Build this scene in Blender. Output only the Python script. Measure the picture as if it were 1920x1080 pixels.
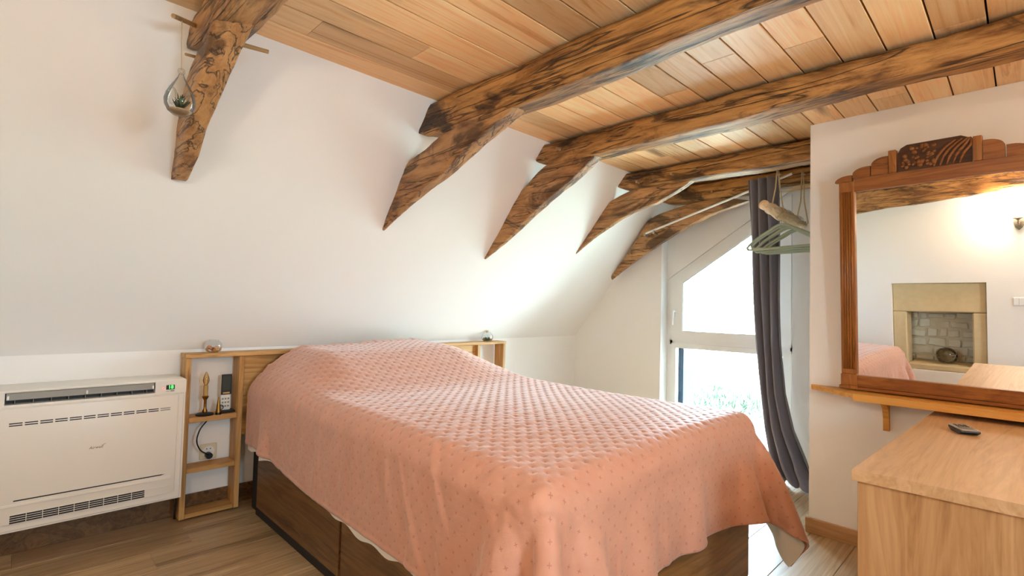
import bpy, bmesh, math, random
import numpy as np
from mathutils import Vector, Matrix, noise as mnoise

random.seed(7)
np.random.seed(7)
for o in list(bpy.data.objects):
    bpy.data.objects.remove(o, do_unlink=True)
S = bpy.context.scene
COL = S.collection
PI = math.pi

# ------------------------------------------------------------------ camera
YAW, PITCH, ROLL, FPX = math.radians(44.656), math.radians(2.056), math.radians(1.468), 952.36
CAM_H = 1.16
fw = Vector((math.sin(YAW) * math.cos(PITCH), math.cos(YAW) * math.cos(PITCH), math.sin(PITCH)))
rt0 = Vector((math.cos(YAW), -math.sin(YAW), 0))
up0 = rt0.cross(fw)
rt = rt0 * math.cos(ROLL) + up0 * math.sin(ROLL)
up = up0 * math.cos(ROLL) - rt0 * math.sin(ROLL)
cam = bpy.data.cameras.new('camera')
cam.sensor_width = 36.0
cam.lens = FPX / 1920 * 36
cam.clip_start = 0.02
camo = bpy.data.objects.new('camera', cam)
M = Matrix(((rt.x, up.x, -fw.x, 0), (rt.y, up.y, -fw.y, 0), (rt.z, up.z, -fw.z, CAM_H), (0, 0, 0, 1)))
camo.matrix_world = M
COL.objects.link(camo)
S.camera = camo

# ------------------------------------------------------------------ world, light, exposure
SKY_STRENGTH = 30.0
w = bpy.data.worlds.new('overcast_sky')
S.world = w
w.use_nodes = True
wn = w.node_tree
bg = wn.nodes['Background']
bg.inputs[0].default_value = (0.62, 0.83, 1.0, 1)
bg.inputs[1].default_value = SKY_STRENGTH
# sampling aid for the daylight that enters through the gable window (a portal emits nothing itself)
pl = bpy.data.lights.new('window_portal', 'AREA')
pl.shape = 'RECTANGLE'
pl.size, pl.size_y = 1.05, 2.1
pl.cycles.is_portal = True
plo = bpy.data.objects.new('window_portal', pl)
plo.location = (4.40, 1.72, 1.07)
plo.rotation_euler = (0, PI / 2, 0)
plo.rotation_euler = Vector((-1, 0, 0)).to_track_quat('-Z', 'Y').to_euler()
COL.objects.link(plo)
pl2 = bpy.data.lights.new('fill_window_portal', 'AREA')  # portal for the added fill window behind the camera
pl2.shape = 'RECTANGLE'
pl2.size, pl2.size_y = 0.70, 0.85
pl2.cycles.is_portal = True
pl2o = bpy.data.objects.new('fill_window_portal', pl2)
pl2o.location = (0.75, -1.60, 1.40)
pl2o.rotation_euler = Vector((0, 1, 0)).to_track_quat('-Z', 'Z').to_euler()
COL.objects.link(pl2o)
LAMP_W = 11.5
LAMP_COL = (1.0, 0.80, 0.60)
vs = S.view_settings
vs.view_transform = 'Standard'
vs.look = 'None'
vs.exposure = 0.98
vs.gamma = 1.0
vs.use_curve_mapping = False

# ------------------------------------------------------------------ helpers
def new_obj(name, me, mat=None, parent=None):
    o = bpy.data.objects.new(name, me)
    COL.objects.link(o)
    if mat is not None:
        me.materials.clear()
        me.materials.append(mat)
    if parent is not None:
        o.parent = parent
    return o

def tag(o, label=None, cat=None, group=None, kind=None):
    if label: o['label'] = label
    if cat: o['category'] = cat
    if group: o['group'] = group
    if kind: o['kind'] = kind
    return o

def empty(name, loc, label=None, cat=None, group=None, kind=None):
    o = bpy.data.objects.new(name, None)
    o.empty_display_size = 0.05
    o.location = loc
    COL.objects.link(o)
    return tag(o, label, cat, group, kind)

def bm_obj(name, bm, mat, parent=None, smooth=False, local=False):
    """links a bmesh (world coordinates, unless local) as one mesh object; the origin moves to the parent or to the base"""
    if parent is not None and not local:
        p = parent
        off = Vector((0, 0, 0))
        while p is not None:
            off += p.location
            p = p.parent
        bmesh.ops.translate(bm, verts=bm.verts, vec=-off)
    loc = None
    if parent is None and not local:
        xs = [v.co for v in bm.verts]
        lo = Vector((min(v.x for v in xs), min(v.y for v in xs), min(v.z for v in xs)))
        hi = Vector((max(v.x for v in xs), max(v.y for v in xs), max(v.z for v in xs)))
        loc = Vector(((lo.x + hi.x) / 2, (lo.y + hi.y) / 2, lo.z))
        bmesh.ops.translate(bm, verts=bm.verts, vec=-loc)
    bmesh.ops.recalc_face_normals(bm, faces=bm.faces)
    me = bpy.data.meshes.new(name)
    bm.to_mesh(me)
    bm.free()
    if smooth:
        me.polygons.foreach_set('use_smooth', [True] * len(me.polygons))
        if smooth != 'all':
            try: me.set_sharp_from_angle(angle=math.radians(smooth if smooth is not True else 40))
            except Exception: pass
    o = new_obj(name, me, mat, parent)
    if loc is not None: o.location = loc
    return o

def box(bm, x0, x1, y0, y1, z0, z1, bev=0.0, seg=1):
    x0, x1 = min(x0, x1), max(x0, x1); y0, y1 = min(y0, y1), max(y0, y1); z0, z1 = min(z0, z1), max(z0, z1)
    b = bmesh.new()
    r = bmesh.ops.create_cube(b, size=1)
    for v in r['verts']:
        v.co = Vector(((x0 + x1) / 2 + v.co.x * (x1 - x0), (y0 + y1) / 2 + v.co.y * (y1 - y0), (z0 + z1) / 2 + v.co.z * (z1 - z0)))
    if bev > 0:
        bmesh.ops.bevel(b, geom=list(b.edges), offset=bev, segments=seg, affect='EDGES', profile=0.5)
    merge(bm, b)

def merge(bm, b):
    mp = {}
    for v in b.verts: mp[v] = bm.verts.new(v.co)
    for f in b.faces:
        try:
            nf = bm.faces.new([mp[v] for v in f.verts]); nf.smooth = f.smooth
        except ValueError: pass
    b.free()

def tube(bm, pts, r, n=8, caps=True, flat=(1, 1)):
    pts = [Vector(p) for p in pts]
    rs = r if isinstance(r, (list, tuple)) else [r] * len(pts)
    rings = []
    prev = None
    for i, p in enumerate(pts):
        t = (pts[min(i + 1, len(pts) - 1)] - pts[max(i - 1, 0)]).normalized()
        if prev is None:
            a = Vector((0, 0, 1)) if abs(t.z) < 0.9 else Vector((1, 0, 0))
            u = t.cross(a).normalized()
        else:
            u = (prev - t * prev.dot(t))
            u = u.normalized() if u.length > 1e-6 else t.orthogonal().normalized()
        prev = u
        v = t.cross(u)
        rings.append([bm.verts.new(p + (u * math.cos(2 * PI * k / n) * flat[0] + v * math.sin(2 * PI * k / n) * flat[1]) * rs[i]) for k in range(n)])
    for a, b in zip(rings, rings[1:]):
        for k in range(n):
            bm.faces.new((a[k], a[(k + 1) % n], b[(k + 1) % n], b[k]))
    if caps:
        bm.faces.new(rings[0][::-1]); bm.faces.new(rings[-1])

def lathe(bm, prof, n=24, c=(0, 0, 0), caps=True):
    c = Vector(c)
    rings = []
    for r, z in prof:
        if r < 1e-5: rings.append([bm.verts.new(c + Vector((0, 0, z)))])
        else: rings.append([bm.verts.new(c + Vector((r * math.cos(2 * PI * k / n), r * math.sin(2 * PI * k / n), z))) for k in range(n)])
    for a, b in zip(rings, rings[1:]):
        if len(a) == 1 and len(b) == 1: continue
        for k in range(n):
            if len(a) == 1: bm.faces.new((a[0], b[(k + 1) % n], b[k]))
            elif len(b) == 1: bm.faces.new((a[k], a[(k + 1) % n], b[0]))
            else: bm.faces.new((a[k], a[(k + 1) % n], b[(k + 1) % n], b[k]))
    if caps:
        if len(rings[0]) > 1: bm.faces.new(rings[0][::-1])
        if len(rings[-1]) > 1: bm.faces.new(rings[-1])

def prism(bm, poly, axis, a, b):
    """extrudes a 2D polygon along axis ('x': poly in (y,z); 'y': (x,z); 'z': (x,y))"""
    def P(p, t):
        return {'x': (t, p[0], p[1]), 'y': (p[0], t, p[1]), 'z': (p[0], p[1], t)}[axis]
    A = [bm.verts.new(P(p, a)) for p in poly]; B = [bm.verts.new(P(p, b)) for p in poly]
    bm.faces.new(A[::-1]); bm.faces.new(B)
    n = len(poly)
    for i in range(n): bm.faces.new((A[i], A[(i + 1) % n], B[(i + 1) % n], B[i]))

def quick(name, mat, parent, fn, smooth=False, local=False):
    bm = bmesh.new(); fn(bm)
    return bm_obj(name, bm, mat, parent, smooth, local)

def boxobj(name, mat, parent, *a, bev=0.0, **k):
    bm = bmesh.new(); box(bm, *a, bev=bev)
    return bm_obj(name, bm, mat, parent, **k)

def lerp_list(lst, t):
    """piecewise linear over equally spaced knots"""
    n = len(lst) - 1
    f = min(max(t, 0), 1) * n
    i = min(int(f), n - 1); f -= i
    a, b = lst[i], lst[i + 1]
    if isinstance(a, (int, float)): return a + (b - a) * f
    return tuple(x + (y - x) * f for x, y in zip(a, b))

def crv(lst, t):
    """Catmull-Rom over equally spaced knots"""
    n = len(lst) - 1
    f = min(max(t, 0), 1) * n
    i = min(int(f), n - 1); f -= i
    p = [lst[max(i - 1, 0)], lst[i], lst[i + 1], lst[min(i + 2, n)]]
    if isinstance(p[0], (int, float)): p = [(q,) for q in p]
    r = tuple(0.5 * (2 * b + (c - a) * f + (2 * a - 5 * b + 4 * c - d) * f * f + (3 * b - a - 3 * c + d) * f ** 3) for a, b, c, d in zip(*p))
    return r if len(r) > 1 else r[0]

def text_bm(body, size, extrude=0.0, shear=0.0):
    cu = bpy.data.curves.new('txt', 'FONT')
    cu.body = body; cu.size = size; cu.extrude = extrude; cu.shear = shear
    cu.align_x = 'CENTER'; cu.align_y = 'CENTER'
    o = bpy.data.objects.new('txt', cu); COL.objects.link(o)
    dg = bpy.context.evaluated_depsgraph_get()
    me = bpy.data.meshes.new_from_object(o.evaluated_get(dg))
    bm = bmesh.new(); bm.from_mesh(me)
    bpy.data.objects.remove(o); bpy.data.curves.remove(cu); bpy.data.meshes.remove(me)
    return bm

# ------------------------------------------------------------------ materials
def srgb(r, g, b):
    f = lambda c: (c / 255 / 12.92) if c / 255 <= 0.04045 else ((c / 255 + 0.055) / 1.055) ** 2.4
    return (f(r), f(g), f(b), 1)

class NT:
    def __init__(s, name):
        s.m = bpy.data.materials.new(name); s.m.use_nodes = True
        s.t = s.m.node_tree; s.N = s.t.nodes; s.L = s.t.links
        s.b = s.N['Principled BSDF']
    def n(s, typ, **k):
        o = s.N.new(typ)
        for a, v in k.items():
            if a.startswith('i_'):
                key = a[2:]; key = int(key) if key.isdigit() else key
                s.set(o, key, v)
            else: setattr(o, a, v)
        return o
    def set(s, o, key, v):
        if hasattr(v, 'is_output') or isinstance(v, bpy.types.NodeSocket): s.L.new(v, o.inputs[key])
        else: o.inputs[key].default_value = v
    def math(s, op, a, b=None, c=None):
        o = s.N.new('ShaderNodeMath'); o.operation = op
        s.set(o, 0, a)
        if b is not None: s.set(o, 1, b)
        if c is not None: s.set(o, 2, c)
        return o.outputs[0]
    def mix(s, fac, a, b, blend='MIX'):
        o = s.N.new('ShaderNodeMix'); o.data_type = 'RGBA'; o.blend_type = blend
        s.set(o, 0, fac); s.set(o, 6, a); s.set(o, 7, b)
        return o.outputs[2]
    def ramp(s, fac, stops):
        o = s.N.new('ShaderNodeValToRGB')
        e = o.color_ramp.elements
        while len(e) > 1: e.remove(e[-1])
        e[0].position, e[0].color = stops[0]
        for p, c in stops[1:]:
            q = e.new(p); q.color = c
        s.L.new(fac, o.inputs[0])
        return o.outputs[0]
    def bump(s, h, strength=0.3, dist=0.01):
        o = s.N.new('ShaderNodeBump'); o.inputs['Strength'].default_value = strength; o.inputs['Distance'].default_value = dist
        s.L.new(h, o.inputs['Height']); s.L.new(o.outputs[0], s.b.inputs['Normal'])
    def coords(s, scale=(1, 1, 1), rand=0.0, kind='Object'):
        tc = s.N.new('ShaderNodeTexCoord')
        mp = s.N.new('ShaderNodeMapping'); mp.inputs['Scale'].default_value = scale
        s.L.new(tc.outputs[kind], mp.inputs[0])
        if rand:
            oi = s.N.new('ShaderNodeObjectInfo')
            v = s.N.new('ShaderNodeCombineXYZ')
            s.L.new(s.math('MULTIPLY', oi.outputs['Random'], rand), v.inputs[0])
            s.L.new(s.math('MULTIPLY', oi.outputs['Random'], rand * 1.7), v.inputs[1])
            s.L.new(s.math('MULTIPLY', oi.outputs['Random'], rand * 2.3), v.inputs[2])
            s.L.new(v.outputs[0], mp.inputs['Location'])
        return mp.outputs[0]
    def noise(s, vec, scale=5, detail=4, rough=0.55, dist=0.0):
        o = s.N.new('ShaderNodeTexNoise'); o.inputs['Scale'].default_value = scale; o.inputs['Detail'].default_value = detail
        o.inputs['Roughness'].default_value = rough; o.inputs['Distortion'].default_value = dist
        s.L.new(vec, o.inputs['Vector'])
        return o.outputs[0]

def plain(name, col, rough=0.5, metal=0.0, bump=0.0, bscale=60, var=0.0, spec=None, sheen=0.0):
    t = NT(name)
    t.b.inputs['Base Color'].default_value = col
    t.b.inputs['Roughness'].default_value = rough
    t.b.inputs['Metallic'].default_value = metal
    if spec is not None: t.b.inputs['Specular IOR Level'].default_value = spec
    if sheen:
        t.b.inputs['Sheen Weight'].default_value = sheen
    nz = t.noise(t.coords(), bscale, 5)
    if var:
        d = tuple(c * (1 - var) for c in col[:3]) + (1,)
        t.L.new(t.mix(nz, d, col), t.b.inputs['Base Color'])
    if bump: t.bump(nz, bump, 0.004)
    return t.m

def wood(name, light, mid, dark, axis=0, rough=0.5, rand=0.0, knots=0.5, grain=1.0, bump=0.15, vary=0.0, spec=0.4, bdist=0.004):
    """axis: grain direction in object space"""
    t = NT(name)
    sc = [9.0 * grain] * 3; sc[axis] = 0.9 * grain
    v = t.coords(tuple(sc), rand)
    n1 = t.noise(v, 1.0, 5, 0.6, 1.2)
    sc2 = [70.0 * grain] * 3; sc2[axis] = 2.5 * grain
    v2 = t.coords(tuple(sc2), rand)
    n2 = t.noise(v2, 1.0, 3, 0.6, 0.3)
    # growth rings: bands of the low-frequency noise
    rings = t.math('FRACT', t.math('MULTIPLY', n1, 7.0))
    rings = t.math('ABSOLUTE', t.math('SUBTRACT', rings, 0.5))
    f = t.math('ADD', t.math('MULTIPLY', n1, 0.55), t.math('ADD', t.math('MULTIPLY', n2, 0.35), t.math('MULTIPLY', rings, 0.35)))
    col = t.ramp(f, [(0.30, dark), (0.48, mid), (0.72, light)])
    if knots > 0:
        sk = [4.0] * 3; sk[axis] = 1.1
        vk = t.coords(tuple(sk), rand * 1.3 + 0.01)
        vo = t.n('ShaderNodeTexVoronoi', i_Scale=1.0, i_Randomness=1.0)
        # warp a little
        wv = t.n('ShaderNodeVectorMath', operation='ADD')
        t.L.new(vk, wv.inputs[0])
        nn = t.n('ShaderNodeTexNoise', i_Scale=3.0); t.L.new(vk, nn.inputs['Vector'])
        ws = t.n('ShaderNodeVectorMath', operation='SCALE'); ws.inputs['Scale'].default_value = 0.25
        t.L.new(nn.outputs['Color'], ws.inputs[0]); t.L.new(ws.outputs[0], wv.inputs[1])
        t.L.new(wv.outputs[0], vo.inputs['Vector'])
        k = t.n('ShaderNodeMapRange'); k.inputs[1].default_value = 0.05; k.inputs[2].default_value = 0.19
        k.inputs[3].default_value = knots; k.inputs[4].default_value = 0.0
        t.L.new(vo.outputs['Distance'], k.inputs[0])
        kd = tuple(c * 0.35 for c in dark[:3]) + (1,)
        col = t.mix(k.outputs[0], col, kd)
    if vary:
        oi = t.N.new('ShaderNodeObjectInfo')
        mr = t.n('ShaderNodeMapRange'); mr.inputs[3].default_value = 1 - vary; mr.inputs[4].default_value = 1 + vary
        t.L.new(oi.outputs['Random'], mr.inputs[0])
        hs = t.n('ShaderNodeHueSaturation'); t.L.new(mr.outputs[0], hs.inputs['Value']); t.L.new(col, hs.inputs['Color'])
        col = hs.outputs[0]
    t.L.new(col, t.b.inputs['Base Color'])
    t.b.inputs['Roughness'].default_value = rough
    t.b.inputs['Specular IOR Level'].default_value = spec
    if bump: t.bump(t.math('ADD', n2, t.math('MULTIPLY', n1, 0.7)), bump, bdist)
    return t.m

def old_oak(name, light, mid, dark, axis=1):
    t = NT(name)
    sc = [7.0] * 3; sc[axis] = 1.6
    v = t.coords(tuple(sc), 9.0)
    n1 = t.noise(v, 1.0, 7, 0.65, 1.6)
    sc2 = [45.0] * 3; sc2[axis] = 5.0
    n2 = t.noise(t.coords(tuple(sc2), 5.0), 1.0, 5, 0.7, 0.8)
    f = t.math('ADD', t.math('MULTIPLY', n1, 0.65), t.math('MULTIPLY', n2, 0.35))
    col = t.ramp(f, [(0.36, dark), (0.45, mid), (0.54, light), (0.66, tuple(min(1, c * 1.25) for c in light[:3]) + (1,))])
    # decayed dark patches
    sp = [3.4] * 3; sp[axis] = 1.3
    n3 = t.noise(t.coords(tuple(sp), 3.0), 1.0, 5, 0.62, 2.2)
    pt = t.n('ShaderNodeMapRange'); pt.inputs[1].default_value = 0.53; pt.inputs[2].default_value = 0.62
    t.L.new(n3, pt.inputs[0])
    col = t.mix(t.math('MULTIPLY', pt.outputs[0], t.math('ADD', 0.35, n2)), col, tuple(c * 0.5 for c in dark[:3]) + (1,))
    # long drying cracks
    sk = [16.0] * 3; sk[axis] = 0.8
    n4 = t.noise(t.coords(tuple(sk), 2.0), 1.0, 4, 0.5, 0.6)
    ck = t.math('ABSOLUTE', t.math('SUBTRACT', n4, 0.5))
    cr = t.n('ShaderNodeMapRange'); cr.inputs[1].default_value = 0.0; cr.inputs[2].default_value = 0.022; cr.inputs[3].default_value = 0.95; cr.inputs[4].default_value = 0.0
    t.L.new(ck, cr.inputs[0])
    col = t.mix(cr.outputs[0], col, tuple(c * 0.3 for c in dark[:3]) + (1,))
    t.L.new(col, t.b.inputs['Base Color'])
    t.b.inputs['Roughness'].default_value = 0.5
    t.b.inputs['Specular IOR Level'].default_value = 0.5
    h = t.math('SUBTRACT', t.math('ADD', n1, t.math('MULTIPLY', n2, 0.6)), t.math('MULTIPLY', cr.outputs[0], 0.5))
    t.bump(h, 0.7, 0.012)
    return t.m

def thin_glass(name, tint=(1, 1, 1, 1), gloss=0.08, rough=0.0):
    t = NT(name)
    out = t.N['Material Output']
    tr = t.n('ShaderNodeBsdfTransparent'); tr.inputs[0].default_value = tint
    gl = t.n('ShaderNodeBsdfGlossy'); gl.inputs['Roughness'].default_value = rough
    fr = t.n('ShaderNodeFresnel'); fr.inputs[0].default_value = 1.3
    mx = t.n('ShaderNodeMixShader')
    t.L.new(t.math('ADD', t.math('MULTIPLY', fr.outputs[0], 0.9), gloss), mx.inputs[0])
    t.L.new(tr.outputs[0], mx.inputs[1]); t.L.new(gl.outputs[0], mx.inputs[2])
    t.L.new(mx.outputs[0], out.inputs[0])
    return t.m

def emit(name, col, s):
    t = NT(name)
    t.b.inputs['Base Color'].default_value = (0, 0, 0, 1)
    t.b.inputs['Emission Color'].default_value = col
    t.b.inputs['Emission Strength'].default_value = s
    return t.m

M_ = {}
M_['plaster'] = plain('white_plaster', srgb(244, 241, 237), 0.85, bump=0.08, bscale=35, spec=0.2)
M_['white'] = plain('white_lacquer', srgb(240, 240, 238), 0.35)
M_['pine'] = wood('ceiling_pine', srgb(252, 218, 168), srgb(243, 196, 140), srgb(208, 146, 88), 0, 0.42, rand=37, knots=0.9, vary=0.26, bump=0.15)
M_['laminate'] = wood('floor_laminate', srgb(196, 168, 128), srgb(166, 134, 94), srgb(108, 82, 52), 0, 0.36, rand=31, knots=0.35, grain=0.9, vary=0.12, bump=0.04, spec=1.0)
M_['oak'] = old_oak('old_oak', srgb(188, 138, 78), srgb(142, 96, 48), srgb(60, 38, 18), 1)
M_['oak_brace'] = old_oak('old_oak_brace', srgb(188, 140, 88), srgb(162, 114, 66), srgb(112, 74, 40), 1)
M_['peg'] = wood('peg_wood', srgb(190, 160, 115), srgb(165, 130, 85), srgb(120, 85, 50), 0, 0.6, knots=0)
M_['headboard'] = wood('headboard_pine', srgb(212, 168, 108), srgb(186, 138, 78), srgb(140, 94, 46), 2, 0.5, rand=11, knots=0.7, vary=0.06)
M_['headboard_x'] = wood('headboard_pine_shelf', srgb(212, 168, 108), srgb(186, 138, 78), srgb(140, 94, 46), 0, 0.5, rand=11, knots=0.6, vary=0.06)
M_['bedwood'] = wood('bed_walnut_laminate', srgb(128, 94, 58), srgb(98, 68, 38), srgb(56, 36, 18), 1, 0.38, rand=13, knots=0.4, grain=0.8, bump=0.05)
M_['bedfoot'] = wood('bed_foot_laminate', srgb(168, 124, 74), srgb(138, 96, 52), srgb(92, 60, 28), 0, 0.33, rand=13, knots=0.4, grain=0.8, bump=0.05)
M_['dresser'] = wood('dresser_oak_laminate', srgb(204, 162, 116), srgb(182, 138, 92), srgb(146, 102, 62), 2, 0.42, rand=5, knots=0.55, grain=0.8, bump=0.05)
M_['dresser_top'] = wood('dresser_top_laminate', srgb(214, 176, 132), srgb(198, 158, 114), srgb(172, 130, 88), 0, 0.42, rand=5, knots=0.2, grain=0.8, bump=0.05)
M_['mirrorwood'] = wood('mirror_oak_stain', srgb(172, 112, 52), srgb(144, 88, 36), srgb(96, 54, 20), 2, 0.38, rand=7, knots=0, grain=1.3, bump=0.15)
M_['mirrorwood_y'] = wood('mirror_oak_stain_cross', srgb(166, 106, 48), srgb(136, 80, 32), srgb(88, 48, 18), 1, 0.38, rand=7, knots=0, grain=1.3, bump=0.15)
M_['carving'] = wood('carved_oak_stain', srgb(156, 104, 58), srgb(130, 82, 42), srgb(84, 50, 22), 1, 0.45, rand=7, knots=0, grain=1.3)
M_['shelf'] = wood('shelf_pine', srgb(222, 166, 84), srgb(206, 144, 62), srgb(166, 106, 38), 1, 0.45, knots=0.2)
M_['skirting'] = wood('skirting_oak', srgb(202, 160, 114), srgb(182, 138, 92), srgb(150, 108, 68), 1, 0.45, rand=5, knots=0)
M_['black'] = plain('black_plastic', srgb(22, 22, 24), 0.45)
M_['dark'] = plain('dark_recess', srgb(30, 28, 26), 0.8)
M_['heater'] = plain('heater_white_plastic', srgb(236, 231, 222), 0.38)
M_['grey'] = plain('grey_plastic', srgb(150, 148, 142), 0.5)
M_['silver'] = plain('silver_metal', srgb(190, 186, 176), 0.3, metal=1.0)
M_['brass'] = plain('aged_brass', srgb(176, 132, 62), 0.35, metal=1.0, var=0.3)
M_['iron'] = plain('patinated_pewter', srgb(150, 138, 120), 0.45, metal=0.8, var=0.3)
M_['glass'] = thin_glass('clear_glass', (0.96, 0.98, 0.97, 1), 0.03)
M_['pane'] = thin_glass('window_glass', (0.97, 0.99, 0.98, 1), 0.01)
M_['bluedark'] = wood('exterior_weathered_board', srgb(30, 46, 60), srgb(24, 38, 50), srgb(18, 30, 40), 2, 0.7, knots=0)
M_['curtain'] = plain('charcoal_velvet_curtain', srgb(122, 118, 132), 0.9, bump=0.12, bscale=300, sheen=0.6, spec=0.1)
M_['hanger'] = plain('sage_green_velvet', srgb(158, 170, 150), 0.9, bump=0.1, bscale=400, sheen=0.3, spec=0.1)
M_['rope'] = plain('jute_rope', srgb(206, 184, 146), 0.9, bump=0.5, bscale=300, var=0.3)
M_['drift'] = wood('driftwood', srgb(240, 218, 182), srgb(216, 186, 144), srgb(140, 100, 64), 0, 0.7, knots=0.8, grain=2.2, bump=0.5)
M_['sheet'] = plain('white_cotton_sheet', srgb(236, 230, 220), 0.9, bump=0.1, bscale=60, spec=0.1)
M_['mattress'] = plain('mattress_ticking', srgb(226, 220, 210), 0.9, bump=0.1, bscale=60, spec=0.1)
M_['stone'] = plain('limestone_surround', srgb(222, 200, 158), 0.9, bump=0.6, bscale=18, var=0.22, spec=0.15)
M_['rubble'] = plain('pale_rubble_stone', srgb(212, 204, 182), 0.95, bump=0.7, bscale=14, var=0.25, spec=0.1)
M_['mortar'] = plain('lime_mortar', srgb(204, 192, 164), 0.95, bump=0.5, bscale=40, var=0.2, spec=0.1)
M_['amberglass'] = thin_glass('smoked_glass', (0.72, 0.70, 0.56, 1), 0.10)

# ------------------------------------------------------------------ key dimensions
YH = 3.20       # head wall
XG = 4.076      # gable wall (window)
XP = 3.085      # partition wall carrying the mirror
YP = 0.823      # free end of the partition
XL = -0.60      # wall opposite the mirror
YB = -1.35      # wall behind the camera
ZC = 2.194      # ceiling
YC, ZK = 2.10, 0.88   # slope meets ceiling / knee wall height
def slope_y(z): return YC + (ZC - z) * (YH - YC) / (ZC - ZK)
def slope_z(y): return ZK + (YH - y) * (ZC - ZK) / (YH - YC)
TH = 0.30

# ------------------------------------------------------------------ setting: walls
def structure(name, fn, mat, parent=None):
    o = quick(name, mat, parent, fn)
    if parent is None: tag(o, kind='structure')
    return o

structure('wall_head', lambda b: box(b, XL - TH, XG + 0.36, YH, YH + TH, -0.05, ZK), M_['plaster'])
sl = structure('wall_sloped', lambda b: prism(b, [(YH, ZK), (YC, ZC), (YC, ZC + 0.35), (YH + TH, ZK + 0.02), (YH + TH, ZK)], 'x', XL - TH, XG + 0.36), M_['plaster'])
# gable wall with the tall window opening
WY0, WY1, WZ1 = 1.20, 2.255, 2.15
def gable(b):
    x0, x1 = XG, XG + 0.35
    prism(b, [(WY1, -0.05), (YH, -0.05), (YH, ZK), (WY1, slope_z(WY1))], 'x', x0, x1)
    prism(b, [(YB, -0.05), (WY0, -0.05), (WY0, ZC), (YB, ZC)], 'x', x0, x1)
    prism(b, [(WY0, WZ1), (slope_y(WZ1), WZ1), (YC, ZC), (WY0, ZC)], 'x', x0, x1)
    box(b, x0, x1, WY0, WY1, -0.05, 0.005)
structure('wall_gable', gable, M_['plaster'])
structure('wall_partition', lambda b: box(b, XP, XP + 0.10, YB, YP, 0, ZC), M_['plaster'])
BWX0, BWX1, BWZ0, BWZ1 = 0.46, 1.04, 1.10, 1.74  # opening for an added window, out of view
def wback(b):
    box(b, XL - TH, BWX0, YB - TH, YB, -0.05, ZC)
    box(b, BWX1, XG + 0.36, YB - TH, YB, -0.05, ZC)
    box(b, BWX0, BWX1, YB - TH, YB, -0.05, BWZ0)
    box(b, BWX0, BWX1, YB - TH, YB, BWZ1, ZC)
structure('wall_back', wback, M_['plaster'])
fill_win = empty('added_fill_window', (0.75, YB - 0.15, BWZ0), kind='structure')  # unseen window, added to let soft neutral fill daylight in
def bframe(b):
    y0, y1 = YB - 0.19, YB - 0.12
    box(b, BWX0, BWX0 + 0.06, y0, y1, BWZ0, BWZ1); box(b, BWX1 - 0.06, BWX1, y0, y1, BWZ0, BWZ1)
    box(b, BWX0 + 0.06, BWX1 - 0.06, y0, y1, BWZ0, BWZ0 + 0.06); box(b, BWX0 + 0.06, BWX1 - 0.06, y0, y1, BWZ1 - 0.06, BWZ1)
quick('outer_frame', M_['white'], fill_win, bframe)
quick('pane', M_['pane'], fill_win, lambda b: box(b, BWX0 + 0.055, BWX1 - 0.055, YB - 0.160, YB - 0.154, BWZ0 + 0.055, BWZ1 - 0.055))
# wall opposite the mirror with the stone-lined recess
NY0, NY1, NZ0, NZ1 = 0.575, 1.32, 0.20, 1.10
def wl(b):
    x0, x1 = XL - TH, XL
    box(b, x0, x1, YB, NY0, -0.05, ZC)
    prism(b, [(NY1, -0.05), (YH, -0.05), (YH, ZK), (YC, ZC), (NY1, ZC)], 'x', x0, x1)
    box(b, x0, x1, NY0, NY1, -0.05, NZ0)
    box(b, x0, x1, NY0, NY1, NZ1, ZC)
wall_l = structure('wall_left', wl, M_['plaster'])
structure('roof', lambda b: box(b, XL - TH, XG + 0.36, YB - TH, YC + 0.05, ZC + 0.05, ZC + 0.3), M_['dark'])

# stone surround and rubble back of the recess
IY0, IY1, IZ0, IZ1 = 0.686, 1.20, 0.262, 0.80
def rough_block(name, parent, mat, x0, x1, y0, y1, z0, z1, amp=0.006, seed=0):
    bm = bmesh.new()
    box(bm, x0, x1, y0, y1, z0, z1, bev=min(0.012, 0.2 * min(abs(x1 - x0), abs(y1 - y0), abs(z1 - z0))))
    bmesh.ops.subdivide_edges(bm, edges=[e for e in bm.edges if e.calc_length() > 0.03], cuts=2, use_grid_fill=True)
    for v in bm.verts:
        v.co += mnoise.noise_vector(v.co * 9 + Vector((seed, seed * 2, 0))) * amp
    return bm_obj(name, bm, mat, parent)
sur = empty('recess', (XL - 0.03, (NY0 + NY1) / 2, NZ0), kind='structure')
xs0, xs1 = XL - 0.22, XL - 0.035
rough_block('lintel_stone', sur, M_['stone'], xs0, xs1, NY0, NY1, IZ1, NZ1, 0.005, 1)
rough_block('jamb_stone', sur, M_['stone'], xs0, xs1, NY0, IY0, NZ0, IZ1, 0.005, 2)
rough_block('jamb_stone', sur, M_['stone'], xs0, xs1, IY1, NY1, NZ0, IZ1, 0.005, 3)
rough_block('sill_stone', sur, M_['stone'], xs0 - 0.07, xs1 + 0.006, IY0, IY1, NZ0, IZ0, 0.005, 4)
boxobj('mortar_back', M_['mortar'], sur, XL - TH - 0.02, XL - 0.268, NY0 - 0.05, NY1 + 0.05, NZ0 - 0.05, NZ1 + 0.05)
rng = random.Random(3)
z = IZ0
while z < IZ1:
    h = rng.uniform(0.055, 0.10)
    y = IY0 - rng.random() * 0.08
    while y < IY1:
        L = rng.uniform(0.06, 0.21)
        hh = h * rng.uniform(0.75, 1.0)
        rough_block('stone', sur, M_['rubble'], XL - 0.29, XL - 0.255 + rng.uniform(-0.008, 0.010), y + 0.006, min(y + L, IY1 + 0.04) - 0.006, z + 0.005, z + hh - 0.004, 0.016, rng.random() * 50)
        y += L
    z += h

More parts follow.
